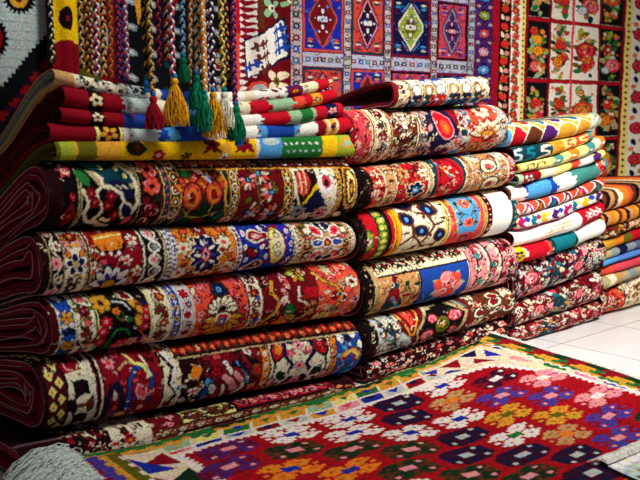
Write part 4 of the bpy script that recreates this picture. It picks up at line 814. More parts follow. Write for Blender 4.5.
def pat_hang_yr():
    L = Loom(44, 132, -60, 110, 3, 'crim', 54); L.rect(44, 132, -60, 44, 'yel'); L.band(44, 52, 'dkb')
    L.ell(67, 20, 8, 12, 'dmar'); L.flower(67, 20, 8, 'black', 'crim', 6); L.ell(66, 50, 14, 9, 'crim'); L.rect(80, 98, -60, 110, 'olive'); L.rect(84, 96, 24, 60, 'crim'); L.rect(96, 104, -60, 26, 'yel'); L.rect(104, 118, -60, 110, 'dred'); L.ell(105, 36, 5, 14, 'grey'); L.rect(118, 132, -60, 110, 'plum'); L.rect(72, 76, 46, 110, 'dred')
    return L.noise(.1)
def pat_hang_navy():
    L = Loom(116, 240, -60, 110, 3, 'dkb', 55)
    for x in range(118, 240, 22):
        for y in range(-50, 110, 25): L.ell(x+14, y+3, 5.5, 3.2, 'grey', .5); L.ell(x+14, y+3, 3, 1.4, 'lgrey', .5); L.leaf(x+5, y+14, 8, .6, 'dteal')
    for x, c in ((130, 'gold'), (165, 'crim'), (200, 'crim'), (222, 'dred')): L.poly([(x, -60), (x+20, -60), (x+13, 0), (x+7, 28)], c)
    L.clutter(196, 240, 30, 108, ['crim', 'dred', 'khaki', 'cream'], 20, 6, False)
    return L.noise(.1)
def pat_hang_fold():
    L = Loom(226, 292, -60, 110, 4, 'crim', 56)
    L.band(226, 240, 'red')
    for y in range(-60, 110, 7): L.poly([(240, y), (248, y+2), (240, y+5)], 'white'); L.poly([(256, y), (248, y+3), (256, y+5)], 'white'); L.ell(245, y+5, 1.4, 1, 'navy')
    L.rect(228, 240, 34, 100, 'coral'); L.band(256, 292, 'dred'); L.flower(272, 6, 12, 'sgreen', 'cream', 4, 'dgreen', .78); L.flower(290, -4, 9, 'sgreen', 'cream', 4, None, .78); L.rect(256, 262, -40, 28, 'brown')
    L.poly([(246, 40), (286, 14), (289, 56), (248, 80)], 'navy'); L.poly([(248, 41), (285, 17), (287, 54), (250, 77)], 'white')
    for cx, cy, c in ((260, 44, 'brown'), (262, 56, 'brown'), (280, 27, 'blue'), (281, 37, 'blue'), (282, 47, 'blue'), (252, 66, 'blue'), (264, 67, 'brown')):
        L.line([(cx-6, cy+4), (cx+6, cy-4)], 2.6, c)
        for q in (-4, 0, 4): L.line([(cx+q-.6, cy-q*.66-4), (cx+q+.6, cy-q*.66+4)], 2.0, c)
    L.poly([(248, 82), (288, 60), (292, 110), (246, 110)], 'dred'); L.flower(278, 80, 13, 'cream', 'olive', 4, 'crim', .78); L.ell(258, 90, 8, 9, 'coral'); L.ell(258, 90, 5, 6, 'lgrey')
    for y in range(80, 108, 6): L.poly([(242, y), (250, y+1), (243, y+5)], 'white')
    return L.noise(.08)

# ================================================================== THE PLACE
sc = bpy.context.scene
sc.view_settings.view_transform = 'Standard'; sc.view_settings.look = 'None'; sc.view_settings.exposure = 0
cam = bpy.data.cameras.new('camera'); co_ = bpy.data.objects.new('camera', cam); C.objects.link(co_); sc.camera = co_
co_.location = (0, 0, CH); co_.rotation_euler = (math.pi/2-TH, 0, 0); cam.sensor_width = 36; cam.lens = F/640*36; cam.clip_start = .05
cam.dof.use_dof = True; cam.dof.focus_distance = 3.3; cam.dof.aperture_fstop = 5.0
# setting
def plane_mesh(P, m, name, kind='structure'):
    me = raw_mesh(name, np.array(P, float), [[0, 1, 2, 3]], smooth=False); o = link(name, me, m); tag(o, kind=kind); return o
def floor_mat():
    m = bpy.data.materials.new('white_floor_tiles'); m.use_nodes = True; N = m.node_tree.nodes; L = m.node_tree.links; bs = N['Principled BSDF']
    tc = N.new('ShaderNodeTexCoord'); mp = N.new('ShaderNodeMapping'); mp.inputs['Rotation'].default_value = (0, 0, -math.atan2(D[1], D[0])); mp.inputs['Location'].default_value = (.11, .345, 0)
    br = N.new('ShaderNodeTexBrick'); br.offset = 0; br.inputs['Scale'].default_value = 1; br.inputs['Brick Width'].default_value = .5; br.inputs['Row Height'].default_value = .5; br.inputs['Mortar Size'].default_value = .0035; br.inputs['Mortar Smooth'].default_value = .3
    br.inputs['Color1'].default_value = (.80, .79, .78, 1); br.inputs['Color2'].default_value = (.84, .83, .82, 1); br.inputs['Mortar'].default_value = (.30, .29, .28, 1)
    L.new(tc.outputs['Object'], mp.inputs['Vector']); L.new(mp.outputs['Vector'], br.inputs['Vector'])
    nz = N.new('ShaderNodeTexNoise'); nz.inputs['Scale'].default_value = 5; nz.inputs['Detail'].default_value = 6; L.new(tc.outputs['Object'], nz.inputs['Vector'])
    mr = N.new('ShaderNodeMapRange'); mr.inputs['To Min'].default_value = .86; mr.inputs['To Max'].default_value = 1.08; L.new(nz.outputs['Fac'], mr.inputs['Value'])
    mx = N.new('ShaderNodeMix'); mx.data_type = 'RGBA'; mx.blend_type = 'MULTIPLY'; mx.inputs[0].default_value = 1; L.new(br.outputs['Color'], mx.inputs[6]); L.new(mr.outputs['Result'], mx.inputs[7])
    L.new(mx.outputs[2], bs.inputs['Base Color']); bs.inputs['Roughness'].default_value = .25; return m
plane_mesh([(-4, -1.5, 0), (6, -1.5, 0), (6, 8, 0), (-4, 8, 0)], floor_mat(), 'floor')
wa, wb = W(-2.2, .90, 0), W(6.2, .90, 0)
plane_mesh([wa, wb, wb+[0, 0, 2.4], wa+[0, 0, 2.4]], mat('wall_paint', base='8c7a68', var=.06, vscale=8, bump=.1), 'wall_back')
# ------------------------------------------------------------------ hanging rugs
def hanging(name, label, cat, loom, x0, x1, ytop, ybot, b, nx, nz, m, xr, wave=0.0, per=.12, seed=0, group=None, thick=.011, back=None):
    s0, s1 = sof(x0, b, 40), sof(x1, b, 40); sr = sof(xr, b, 40); xs = np.linspace(x0, x1, nx); ss = np.array([sof(x, b, 40) for x in xs])
    ys = np.linspace(ytop, ybot, nz); zz = np.array([zof(sr, y, b) for y in ys])
    X = np.repeat(xs[:, None], nz, 1); Y = np.repeat(ys[None], nx, 0); S = np.repeat(ss[:, None], nz, 1); Z = np.repeat(zz[None], nx, 0)
    bb = b+wave*np.sin(S/per*6.283+seed)+wave*.5*np.sin(S/per*2.1*6.283+Z*4+seed*2)+.002*np.sin(Z*31+S*12)
    root = empty(name, tuple(W((s0+s1)/2, b, zz[-1])), label, cat, group)
    link('woven_face', raw_mesh('face', W(S, bb, Z), gridq(nx, nz, flip=False), loom.get(X, Y)), m, root)
    k = max(1, nx//60); i = list(range(0, nx, k)); i = i+[nx-1] if i[-1] != nx-1 else i; j = sorted(set(list(range(0, nz, max(1, nz//60)))+[nz-1]))
    bk = W(S, bb+thick, Z)[i][:, j]; fr = W(S, bb+.006, Z)[i][:, j]; n, mm = len(i), len(j); V = np.concatenate([fr.reshape(-1, 3), bk.reshape(-1, 3)]); o = n*mm
    Q = [gridq(n, mm, 0), gridq(n, mm, o, flip=True)]
    e = np.arange(mm-1); Q.append(np.stack([e, e+1, e+1+o, e+o], -1)); q = (n-1)*mm; Q.append(np.stack([e+q, e+q+o, e+q+1+o, e+q+1], -1)); e = np.arange(n-1)*mm; Q.append(np.stack([e, e+o, e+mm+o, e+mm], -1)); e = e+mm-1; Q.append(np.stack([e, e+mm, e+mm+o, e+o], -1))
    link('back_face', raw_mesh('back', V, np.concatenate(Q)), back or M_BACK, root)
    return root
hanging('wall_rug', 'wall hung rug with blue, red and navy diamond panels between small flower tiles', 'rug', pat_wall_blue(), 285, 499, -50, 170, .80, 560, 420, M_FLAT, 303, wave=.002, per=.5)
hanging('wall_rug', 'wall hung rug with rose bouquets in white and black boxes between red bars', 'rug', pat_wall_rose(), 500, 680, -40, 240, .83, 560, 620, M_FLAT, 528, wave=.004, per=.9, seed=2)
hanging('hanging_kilim', 'pale grey hanging kilim with sawtooth medallions and stepped dark diamond', 'kilim', pat_grey_hang(), -48, 53, -50, 170, .68, 200, 260, M_FLAT, 30, wave=.012, per=.35)
hanging('hanging_kilim', 'yellow and red hanging kilim behind the braided cords', 'kilim', pat_hang_yr(), 49, 126, -50, 104, .62, 160, 180, M_FLAT, 90, wave=.010, per=.13, seed=1)
hanging('hanging_kilim', 'dark navy hanging kilim with grey oval leaf marks, behind the tasselled cords', 'kilim', pat_hang_navy(), 124, 236, -50, 106, .65, 180, 180, M_FLAT, 150, wave=.010, per=.2, seed=3)
hanging('hanging_kilim', 'red hanging kilim with a white comb-pattern panel, next to the diamond panel rug', 'kilim', pat_hang_fold(), 229, 289, -50, 108, .60, 240, 260, M_FLAT, 250, wave=.016, per=.17, seed=5)
# ------------------------------------------------------------------ left pile
GL = 'thick folded carpets of the nearest pile'
folded('folded_carpet', 'lowest carpet of the nearest pile, maroon and cream, half hidden by the spread kilim', GL, 'carpet', 'L', pat_L5(), 22, 357, (443, 487), (380, 397), H=46, b0=-.012, seed=5, layers=5, mouth=.35, thick=.020, zfix=(.004, .004), nu=380, na=60, xref=(64, 357))
folded('folded_carpet', 'crimson folded carpet with gold diamond edge and a blue end with gold crescent', GL, 'carpet', 'L', pat_L4(), 45, 363, (365, 441), (319, 378), H=74, b0=-.004, seed=4, layers=5, mouth=.35, thick=.020, nu=400, na=110)
folded('folded_carpet', 'black and coral folded carpet with a golden lotus in its middle', GL, 'carpet', 'L', pat_L3(), 54, 360, (302, 364), (261, 319), H=68, b0=.0, seed=3, layers=5, mouth=.35, thick=.020, nu=400, na=110)
folded('folded_carpet', 'folded carpet with orange, royal blue and beige fields and a crimson end', GL, 'carpet', 'L', pat_L2(), 42, 357, (233, 301), (221, 260), H=60, b0=.004, seed=2, layers=5, mouth=.35, thick=.020, nu=400, na=100)
folded('folded_carpet', 'dark folded carpet with coral tulips and red grapes, directly under the yellow kilim', GL, 'carpet', 'L', pat_L1(), 50, 358, (160, 232), (157, 220), H=70, b0=.0, seed=1, layers=5, mouth=.35, thick=.020, nu=400, na=110)
GK = 'thin kilims folded on top of the nearest pile'
kw = dict(stack='L', layers=2, thick=.007, line=False, mat_=M_FLAT, ridge=.006, r=.02, topstrip=.10, jag=.03, mouth=.5)
KB1 = mat('kilim_underside', base='6a5f2a', var=.3, vscale=90); KB2 = mat('kilim_underside_pale', base='7d7d70', var=.4, vscale=90); KB3 = mat('kilim_underside_red', base='4e1018', var=.4, vscale=90)
folded('folded_kilim', 'yellow folded kilim with green and blue end blocks on the dark tulip carpet', GK, 'kilim', loom=pat_yellow(), x0=58, x1=357, yl=(141, 160), yr=(134, 156), H=22, b0=.004, seed=31, back=KB1, nu=360, na=40, bow=.004, **kw)
kw['r'] = .026; kw['pw'] = 1.0
folded('folded_kilim', 'crimson, white and blue folded kilim resting on the yellow one', GK, 'kilim', loom=pat_K1(), x0=52, x1=352, yl=(122, 141.5), yr=(116.5, 133), H=22, b0=.008, seed=32, back=KB3, nu=360, na=36, bow=.020, **kw)
folded('folded_kilim', 'crimson and dark blue folded kilim with a pale green block near its red end', GK, 'kilim', loom=pat_K2(), x0=62, x1=345, yl=(106, 122), yr=(101.5, 116), H=20, b0=.012, seed=33, back=KB3, nu=360, na=36, bow=.034, **kw)
folded('folded_kilim', 'crimson and grey-white folded kilim under the black-and-white flecked one', GK, 'kilim', loom=pat_K3(), x0=65, x1=338, yl=(84.5, 106), yr=(88.5, 101), H=22, b0=.016, seed=34, back=KB3, nu=340, na=36, bow=.046, **kw)
folded('folded_kilim', 'topmost cream folded kilim of the nearest pile, flecked black at one end', GK, 'kilim', loom=pat_K4(), x0=55, x1=334, yl=(67, 84), yr=(76, 88), H=18, b0=.03, seed=35, back=KB2, nu=320, na=30, bow=.058, **kw)
# ------------------------------------------------------------------ middle pile
GM = 'thick folded carpets of the middle pile'
def under_pat():
    return dense(360, 520, 36, 'dmar', ['crim', 'cream', 'coral', 'brown', 'pink'], 150, 27)
folded('folded_carpet', 'lowest folded carpet of the middle pile, red and brown, behind the kilim corner', GM, 'carpet', 'M', under_pat(), 368, 510, (366, 392), (319, 352), H=36, b0=.012, seed=66, layers=3, zfix=(.004, .004), nu=180, na=50)
FRG = (420, M_FR, .022)
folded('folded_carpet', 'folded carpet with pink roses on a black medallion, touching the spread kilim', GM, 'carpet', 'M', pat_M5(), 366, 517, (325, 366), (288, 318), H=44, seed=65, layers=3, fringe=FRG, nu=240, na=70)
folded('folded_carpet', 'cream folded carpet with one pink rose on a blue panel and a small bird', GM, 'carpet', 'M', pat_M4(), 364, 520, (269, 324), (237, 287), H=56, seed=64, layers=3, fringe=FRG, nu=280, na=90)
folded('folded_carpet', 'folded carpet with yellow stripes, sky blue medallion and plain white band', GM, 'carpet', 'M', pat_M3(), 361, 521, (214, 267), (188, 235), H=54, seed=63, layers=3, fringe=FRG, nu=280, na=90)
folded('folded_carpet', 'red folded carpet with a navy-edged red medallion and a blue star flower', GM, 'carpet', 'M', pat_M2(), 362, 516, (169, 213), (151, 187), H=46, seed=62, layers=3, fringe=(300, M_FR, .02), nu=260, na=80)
folded('folded_carpet', 'pink and tan folded carpet with one red teardrop on navy', GM, 'carpet', 'M', pat_M1(), 352, 510, (109, 167), (103, 150), H=58, seed=61, layers=4, nu=280, na=90)
folded('folded_carpet', 'topmost carpet of the middle pile, flat folded with cream arches and an open maroon end', GM, 'carpet', 'M', pat_Mtop(), 397, 491, (80, 108), (75, 102), H=28, b0=-.01, seed=60, layers=1, thick=.016, nu=240, na=60, r=.05, depth=.46, topstrip=.2, bow=.002)
# ------------------------------------------------------------------ third pile
GR = 'thick folded carpets at the foot of the third pile'; mixc = ['crim', 'cream', 'teal', 'pink', 'brown', 'white', 'rose', 'dgreen', 'coral']
def ex10(L):
    for x, y in ((532, 16), (538, 30)): L.rose(x, y, 7, 'rose', 'pink', 'crim', 'dgreen')
    L.poly([(545, 36), (556, 10), (566, 12), (558, 36)], 'dteal'); L.clutter(545, 566, 6, 36, ['teal', 'cream', 'crim'], 12, 3, False); L.rose(578, 20, 6, 'rose', 'pink', 'crim', 'teal')
def ex11(L): L.poly([(550, 30), (556, 4), (568, 4), (566, 30)], 'dteal'); L.rose(540, 14, 6, 'rose', 'pink', 'crim'); L.clutter(548, 570, 2, 28, ['teal', 'gold', 'crim', 'cream'], 12, 3, False); L.rose(578, 12, 5, 'coral', 'pink', 'crim')
def ex12(L): L.poly([(540, 26), (546, 2), (556, 2), (556, 26)], 'dteal'); L.clutter(538, 560, 2, 26, ['teal', 'gold', 'crim', 'cream'], 14, 3, False)
folded('folded_carpet', 'dense red and cream folded carpet on the floor tiles beside the kilim corner', GR, 'carpet', 'R', dense(500, 612, 26, 'crim', mixc, 330, 71, ex12, 6, 2.8), 508, 604, (329, 352), (302, 325), H=26, b0=.0, seed=71, layers=3, zfix=(.003, .003), nu=200, na=60, fringe=(140, M_FR, .03), xref=(520, 604))
folded('folded_carpet', 'maroon and pink folded carpet with a teal spot, second in the third pile', GR, 'carpet', 'R', dense(504, 612, 30, 'dred', ['crim', 'cream', 'pink', 'rose', 'brown', 'crim', 'white'], 300, 72, ex11, 6, 3), 514, 605, (306, 329), (271, 302), H=30, b0=.004, seed=72, layers=3, nu=200, na=60, xref=(520, 605), fringe=(90, M_FR, .025))
folded('folded_carpet', 'folded carpet with pink roses and teal patches, directly under the flat kilims', GR, 'carpet', 'R', dense(504, 614, 38, 'plum', ['crim', 'cream', 'pink', 'rose', 'white', 'teal', 'plum', 'lgrey'], 330, 73, ex10, 6, 3.2), 516, 608, (265, 305), (237, 271), H=38, b0=.0, seed=73, layers=3, nu=220, na=70, xref=(522, 607), fringe=(90, M_FR, .025))
GQ = 'flat kilims folded in the third pile'
kq = dict(stack='R', layers=2, thick=.008, line=False, mat_=M_FLAT, ridge=.008, topstrip=.12, depth=.42, jag=.02, nu=200, na=36)
PB = [mat('underside_'+n, base=c, var=.4, vscale=90) for n, c in (('brown', '54302a'), ('grey', '6c6f6a'), ('tan', 'a08a66'), ('maroon', '5a1622'))]
for lab, pat, x0, x1, yl, yr, H, sd, bk in (
    ('folded kilim with yellow, red, teal and white blocks, lowest of the flat kilims', pat_R9, 518, 606, (248, 264), (219, 236.5), 16, 81, 0),
    ('white folded kilim with a red end and thin gold combs', pat_R8, 517, 606, (231, 247.5), (202, 218.5), 18, 82, 3),
    ('white folded kilim flecked magenta, teal and yellow', pat_R7, 518, 604, (216, 230.5), (189, 201.5), 16, 83, 1),
    ('orange, magenta and teal folded kilim with white-outlined triangles', pat_R6, 517, 605, (204, 215.5), (178, 188.5), 14, 84, 0),
    ('thick folded kilim with bright blue, white and teal-green blocks', pat_R5, 512, 610, (185, 203.5), (159, 177.5), 20, 85, 0),
    ('folded kilim with green, crimson and cream-yellow blocks', pat_R4, 518, 606, (174, 184.5), (150, 158.5), 12, 86, 1),
    ('pale yellow folded kilim with brown hooks and orange diamonds', pat_R3, 520, 608, (164, 173.5), (137, 149.5), 16, 87, 2),
    ('dark teal folded kilim with a row of S-shaped hooks', pat_R2, 516, 598, (147, 163.5), (128, 137), 17, 88, 3),
    ('topmost folded kilim of the third pile, covered in coloured fan scales', pat_R1, 508, 602, (122, 146.5), (111, 127.5), 18, 89, 1)):
    folded('folded_kilim', lab, GQ, 'kilim', loom=pat(), x0=x0, x1=x1, yl=yl, yr=yr, H=H, b0=.002*(sd % 3)-.004, seed=sd, back=PB[bk], bow=.012, swoop=.0, xref=(522, 604), **kq)
# ------------------------------------------------------------------ last pile at the edge of the view
GF = 'folded rugs of the far pile'
def far_carpet(L):
    L.band(600, 612, 'dred'); L.clutter(600, 624, -20, 36, ['crim', 'coral', 'cream', 'brown'], 50, 3.4, False); L.ell(617, 20, 9, 18, 'brown'); L.ell(617, 20, 7.6, 16, 'coral'); L.clutter(611, 623, 8, 32, ['cream', 'crim', 'tan'], 16, 2.6, False); L.band(625, 680, 'cream'); L.clutter(626, 680, -20, 36, ['tan', 'olive', 'coral', 'brown'], 50, 3.4, False, None); L.vlines('brown', 1, 625)
FL = [('cream folded carpet with a coral medallion, lowest in the far pile', 'carpet', dense(600, 684, 36, 'cream', ['cream', 'tan'], 10, 91, far_carpet), 604, (290, 326), (276, 313), 36),
 ('beige folded rug with soft grey bars, just above the coral medallion carpet', 'rug', stripes(600, 684, 14, 92, ['tan', 'khaki', 'grey', 'khaki', 'cream'], 7, 3), 603, (277, 289.5), (266, 275.5), 14),
 ('plain salmon red folded blanket in the far pile', 'blanket', stripes(600, 684, 12, 93, ['rose', 'coral', 'rose'], 17, 4), 604, (267, 276.5), (256, 265.5), 12),
 ('plain sky blue folded blanket in the far pile', 'blanket', stripes(600, 684, 8, 94, ['5f86cc', 'sky', '5f86cc'], 19, 2), 604, (261, 266.5), (249, 255.5), 8),
 ('grey and slate striped folded blanket in the far pile', 'blanket', stripes(600, 684, 12, 95, ['navy', 'grey', '5a6a80', 'khaki', 'grey'], 8, 3), 604, (252, 260.5), (240, 248.5), 12),
 ('red folded blanket with a yellow-orange block', 'blanket', stripes(600, 684, 14, 96, ['red', 'red', 'red', 'gold', 'gold', 'orange', 'olive'], 7.4, 2), 605, (240, 251.5), (228, 239.5), 14),
 ('thin folded rug with brown and cream zigzags, between the red and the orange rugs', 'rug', dense(600, 684, 10, 'brown', ['cream', 'crim', 'gold', 'dmar'], 90, 97), 606, (230, 239.5), (219, 227.5), 10),
 ('brown and orange striped folded rug with its striped end curling out', 'rug', stripes(600, 684, 16, 98, ['brown', 'orange', 'dmar', 'tan', 'orange', 'gold'], 3.2, 3), 605, (214, 229.5), (205, 218.5), 16),
 ('topmost folded rug of the far pile, orange with dark wavy bands', 'rug', stripes(600, 684, 20, 99, ['dmar', 'tan', 'brown', 'cream', 'orange', 'orange', 'coral', 'brown'], 3.4, 6), 606, (193, 213.5), (184, 204.5), 20)]
for i, (lab, cat, lo, x0, yl, yr, H) in enumerate(FL):
    folded({'carpet': 'folded_carpet', 'rug': 'folded_rug', 'blanket': 'folded_blanket'}[cat], lab, GF, cat, 'F', lo, x0, 672, yl, tuple(y-6 for y in yr), H=H, b0=.02+.004*(i % 3), seed=100+i, layers=2, thick=.010, line=False, mat_=M_PILE if cat == 'carpet' else M_FLAT, nu=150, na=40, depth=.45, xref=(607, 660), zfix=(.003, .003) if i == 0 else None, back=PB[i % 4], ridge=.006)
# ------------------------------------------------------------------ the kilim spread in front
E1 = -D; E2 = np.array([.586, -.810]); RC = np.array([.685, 3.540])
def pat_rug():
    L = Loom(-4, 200, -3, 160, 5, 'c0142c', 61); R = L.r
    L.rect(-4, 200, -3, 160, 'cream')
    Fp = [(156, 14.5), (70, 17), (41, 18), (28, 23.5), (13.5, 45), (11, 76), (8, 161), (156, 161)]
    # long border along the piles: green and gold steps, then two rows of pale-outlined wedges
    for k, i in enumerate(range(-8, 204, 11)):
        L.poly([(i+.5, 4.6), (i+10.3, 4.6), (i+13, 9.6), (i+3.2, 9.6)], ('gold', 'gold', 'green', 'lyel', 'sgreen')[k % 5]); L.poly([(i+3, 4.8), (i+8, 4.8), (i+6.5, 8)], ('green', 'olive', 'royal', 'green', 'gold')[k % 5])
        L.poly([(i+3.6, 10.5), (i+13, 10.5), (i+15.2, 15), (i+6, 15)], ('lgrey', 'royal', 'pink', 'gold', 'lgrey', 'crim')[k % 6]); L.poly([(i+6, 10.6), (i+12, 10.6), (i+10, 13.6)], ('royal', 'navy', 'rose', 'royal', 'crim', 'navy')[k % 6])
    for i in range(-4, 200, 2): L.poly([(i, 10.6), (i+1, 9.1), (i+2, 10.6)], 'white')
    for i in range(-4, 200, 3): j = (i//3) % 2; L.rect(i, i+3, -3, 4.2+j*1.0, 'gold' if (i//9) % 5 else 'green'); L.rect(i, i+3, -3, 2.2+j*1.0, 'green' if (i//15) % 4 else 'dgreen'); L.rect(i, i+2, -3, .5, 'khaki' if (i//9) % 2 else 'crim')
    # corner wedges
    L.poly([(12, 5), (46, 5.5), (44, 16), (30, 21), (16, 40), (9, 40)], 'cream')
    L.poly([(17, 7), (26, 6.5), (22.5, 13)], 'navy'); L.poly([(14.5, 9.5), (21, 15.5), (16.5, 20)], 'royal'); L.poly([(28, 8), (38, 7), (34, 14.5)], 'crim'); L.poly([(25, 13), (29, 17), (22, 22)], 'crim'); L.poly([(13, 22), (18, 24), (12.5, 33)], 'pink'); L.poly([(40, 8), (48, 8), (44, 12)], 'royal'); L.poly([(38, 12.5), (43, 14), (35, 17)], 'royal')
    # border at the tile side
    for k, j in enumerate(range(34, 160, 13)): L.poly([(9, j), (12.6, j+2), (11.6, j+11), (8.6, j+9)], ('green', 'pink', 'royal', 'cream', 'gold')[k % 5])
    for j in range(-3, 160, 2):
        q = (j//2)
        for m in range(5): L.rect(-4 if m == 0 else m*1.8-.2, m*1.8+1.7, j, j+2, (('dgreen', 'dgreen', 'crim', 'crim') if m < 2 else ('gold', 'gold', 'green', 'crim'))[((q+m)//2) % 4] if m < 4 else ('gold', 'gold', 'green', 'green')[(q//2) % 4])
    L.line([(9.2+(.6 if (j//2) % 2 else -.6), j) for j in range(6, 160, 2)], .9, 'white')
    # border at the near end
    L.rect(157, 200, 6, 160, 'cream')
    for k, j in enumerate(range(8, 160, 15)):
        L.poly([(158.5, j+1), (158.5, j+12), (167, j+6.5)], ('crim', 'dgreen', 'royal', 'pink')[k % 4]); L.poly([(169, j), (169, j+13), (160.8, j+14.2)], ('royal', 'crim', 'gold', 'cream')[k % 4])
    L.rect(170.5, 200, 3, 160, 'gold')
    for j in range(3, 160, 3): L.rect(170.5-(j//3) % 2*1.2, 173, j, j+3, 'olive'); L.rect(175+(j//3) % 2, 200, j, j+3, 'violet'); L.rect(178.6+(j//3) % 2, 180.4+(j//3) % 2, j, j+3, 'crim')
    L.rect(183, 185, 3, 160, 'dred'); L.rect(185, 200, -3, 160, 'purp')
    # red field with its white saw edge
    W_ = [(158, 12.8), (70, 15.3), (40, 16.4), (26.6, 22.4), (12.2, 44), (9.8, 76), (7, 161), (158, 161)]
    L.poly(W_, 'white'); L.poly(Fp, 'a80f22')
    def zz(a, b, n):
        (xa, ya), (xb, yb) = a, b
        for i in range(n):
            t = (i+.5)/n; x = xa+(xb-xa)*t; y = ya+(yb-ya)*t; dx, dy = (yb-ya), -(xb-xa); q = math.hypot(dx, dy); dx /= q; dy /= q; ux, uy = (xb-xa)/n/2, (yb-ya)/n/2
            L.poly([(x-ux, y-uy), (x+ux, y+uy), (x-dx*1.5, y-dy*1.5)], 'white')
    for (a, b_) in zip(Fp, Fp[1:]+Fp[:1]): zz(b_, a, max(4, int(math.hypot(a[0]-b_[0], a[1]-b_[1])/2.4)))
    BM = ["..##...##..", ".####.####.", "##.##.##.##", ".#####.###.", "..##CCC##..", "#...CCC...#", "..##CCC##..", ".###.#####.", "##.##.##.##", ".####.####.", "..##...##.."]
    def motif(cx, cy, c, cc, solid, c2):
        w, h = 1.72, .93
        for j, row in enumerate(BM):
            for i, ch in enumerate(row):
                x0, x1, y0, y1 = cx+(i-5.5)*w-.1, cx+(i-4.5)*w+.1, cy+(j-5.5)*h-.08, cy+(j-4.5)*h+.08
                if ch == '.':
                    if solid and abs(i-5)/6.2+abs(j-5)/6.5 < 1.15: L.rect(x0, x1, y0, y1, c2)
                else: L.rect(x0, x1, y0, y1, cc if ch == 'C' else c)
        if solid:
            for sx, sy in ((-6.4, -2.8), (6.4, 2.8), (-6.2, 3.0)): L.rect(cx+sx-.8, cx+sx+.8, cy+sy-.6, cy+sy+.6, cc)
    K = {'w': ('white', 'royal', 0, 'crim'), 'W': ('white', 'green', 0, 'crim'), 'p': ('purp', 'pink', 1, 'dred'), 'P': ('plum', 'lgrey', 1, 'navy'), 'g': ('dgreen', 'pink', 1, 'brown'), 'o': ('orange', 'royal', 0, 'crim'), 'y': ('gold', 'olive', 0, 'crim'), 'v': ('violet', 'pink', 1, 'crim'), 'k': ('pink', 'white', 0, 'crim'), 't': ('tan', 'orange', 0, 'crim'), 'b': ('plum', 'white', 1, 'crim')}
    obs = [(116, 20, 'w'), (103, 28.5, 'w'), (87, 40, 'w'), (67, 70, 'W'), (57, 22.7, 'w'), (88, 19, 'p'), (76, 31, 'P'), (150, 22, 'p'), (124, 30, 'g'), (111, 40, 'g'), (93, 50.5, 'g'), (109, 70, 'g'), (135, 43, 'o'), (119, 52, 'o'), (105, 66.5, 'o'), (55, 50.5, 'y'), (42.5, 67.4, 'y'), (31, 90, 'k'), (45, 38, 'v'), (41, 57, 'v'), (35, 85, 'v'), (81.6, 60.5, 'P'), (74, 84, 'P'), (150, 32, 'p'), (30, 46, 'k'), (22.8, 68, 'k'), (64.6, 33, 't'), (66, 42, 'w'), (36, 30, 'b'), (22, 52, 'g'), (18, 85, 'g'), (52, 78, 't'), (90, 80, 'g'), (95, 92, 'y'), (130, 62, 'P'), (140, 55, 'P'), (122, 76, 'w')]
    xin = lambda y: 156
    def inside(x, y):
        ins = False
        for i in range(len(Fp)):
            xa, ya = Fp[i]; xb, yb = Fp[i-1]
            if (ya > y) != (yb > y) and x < (xb-xa)*(y-ya)/(yb-ya)+xa: ins = not ins
        return ins
    for j in range(0, 14):
        for i in range(-6, 4):
            cx = 116.4+i*23.0+(j % 2)*11.5-1.0*j+(4 if j == 0 else 0); cy = 21.5+j*11.0
            if not inside(cx-4, cy) or not inside(cx+4, cy) or not inside(cx, cy-3): continue
            d, key = min(((cx-a)**2+(cy-b_)**2*1.3, k) for a, b_, k in obs)
            if d > 500: key = 'wgoPyvp'[(i+j//2+7) % 7]
            c, cc, so, c2 = K[key]; motif(cx, cy, c, cc, so, c2)
    L.dye = (.88, .80, .78)
    return L.noise(.10, 1, warp=.12)
EZ = ([0, .13, .37, .53, .75, 1.14, 1.41, 1.65, 1.9], [.13, .111, .078, .072, .065, .063, .065, .075, .10])
def rug_z(u, v):
    z = np.interp(u, *EZ); z = z+(.070-z)*sm(v/1.1)
    z = z+.010*np.sin(u*5.1+v*2.2)*sm(v/.3)+.006*np.sin(u*11-v*7)*sm(v/.3)
    z = z+.022*np.exp(-((v-1.02+(u-.5)*.25)/.07)**2)*np.exp(-((u-.45)/.28)**2)
    return z
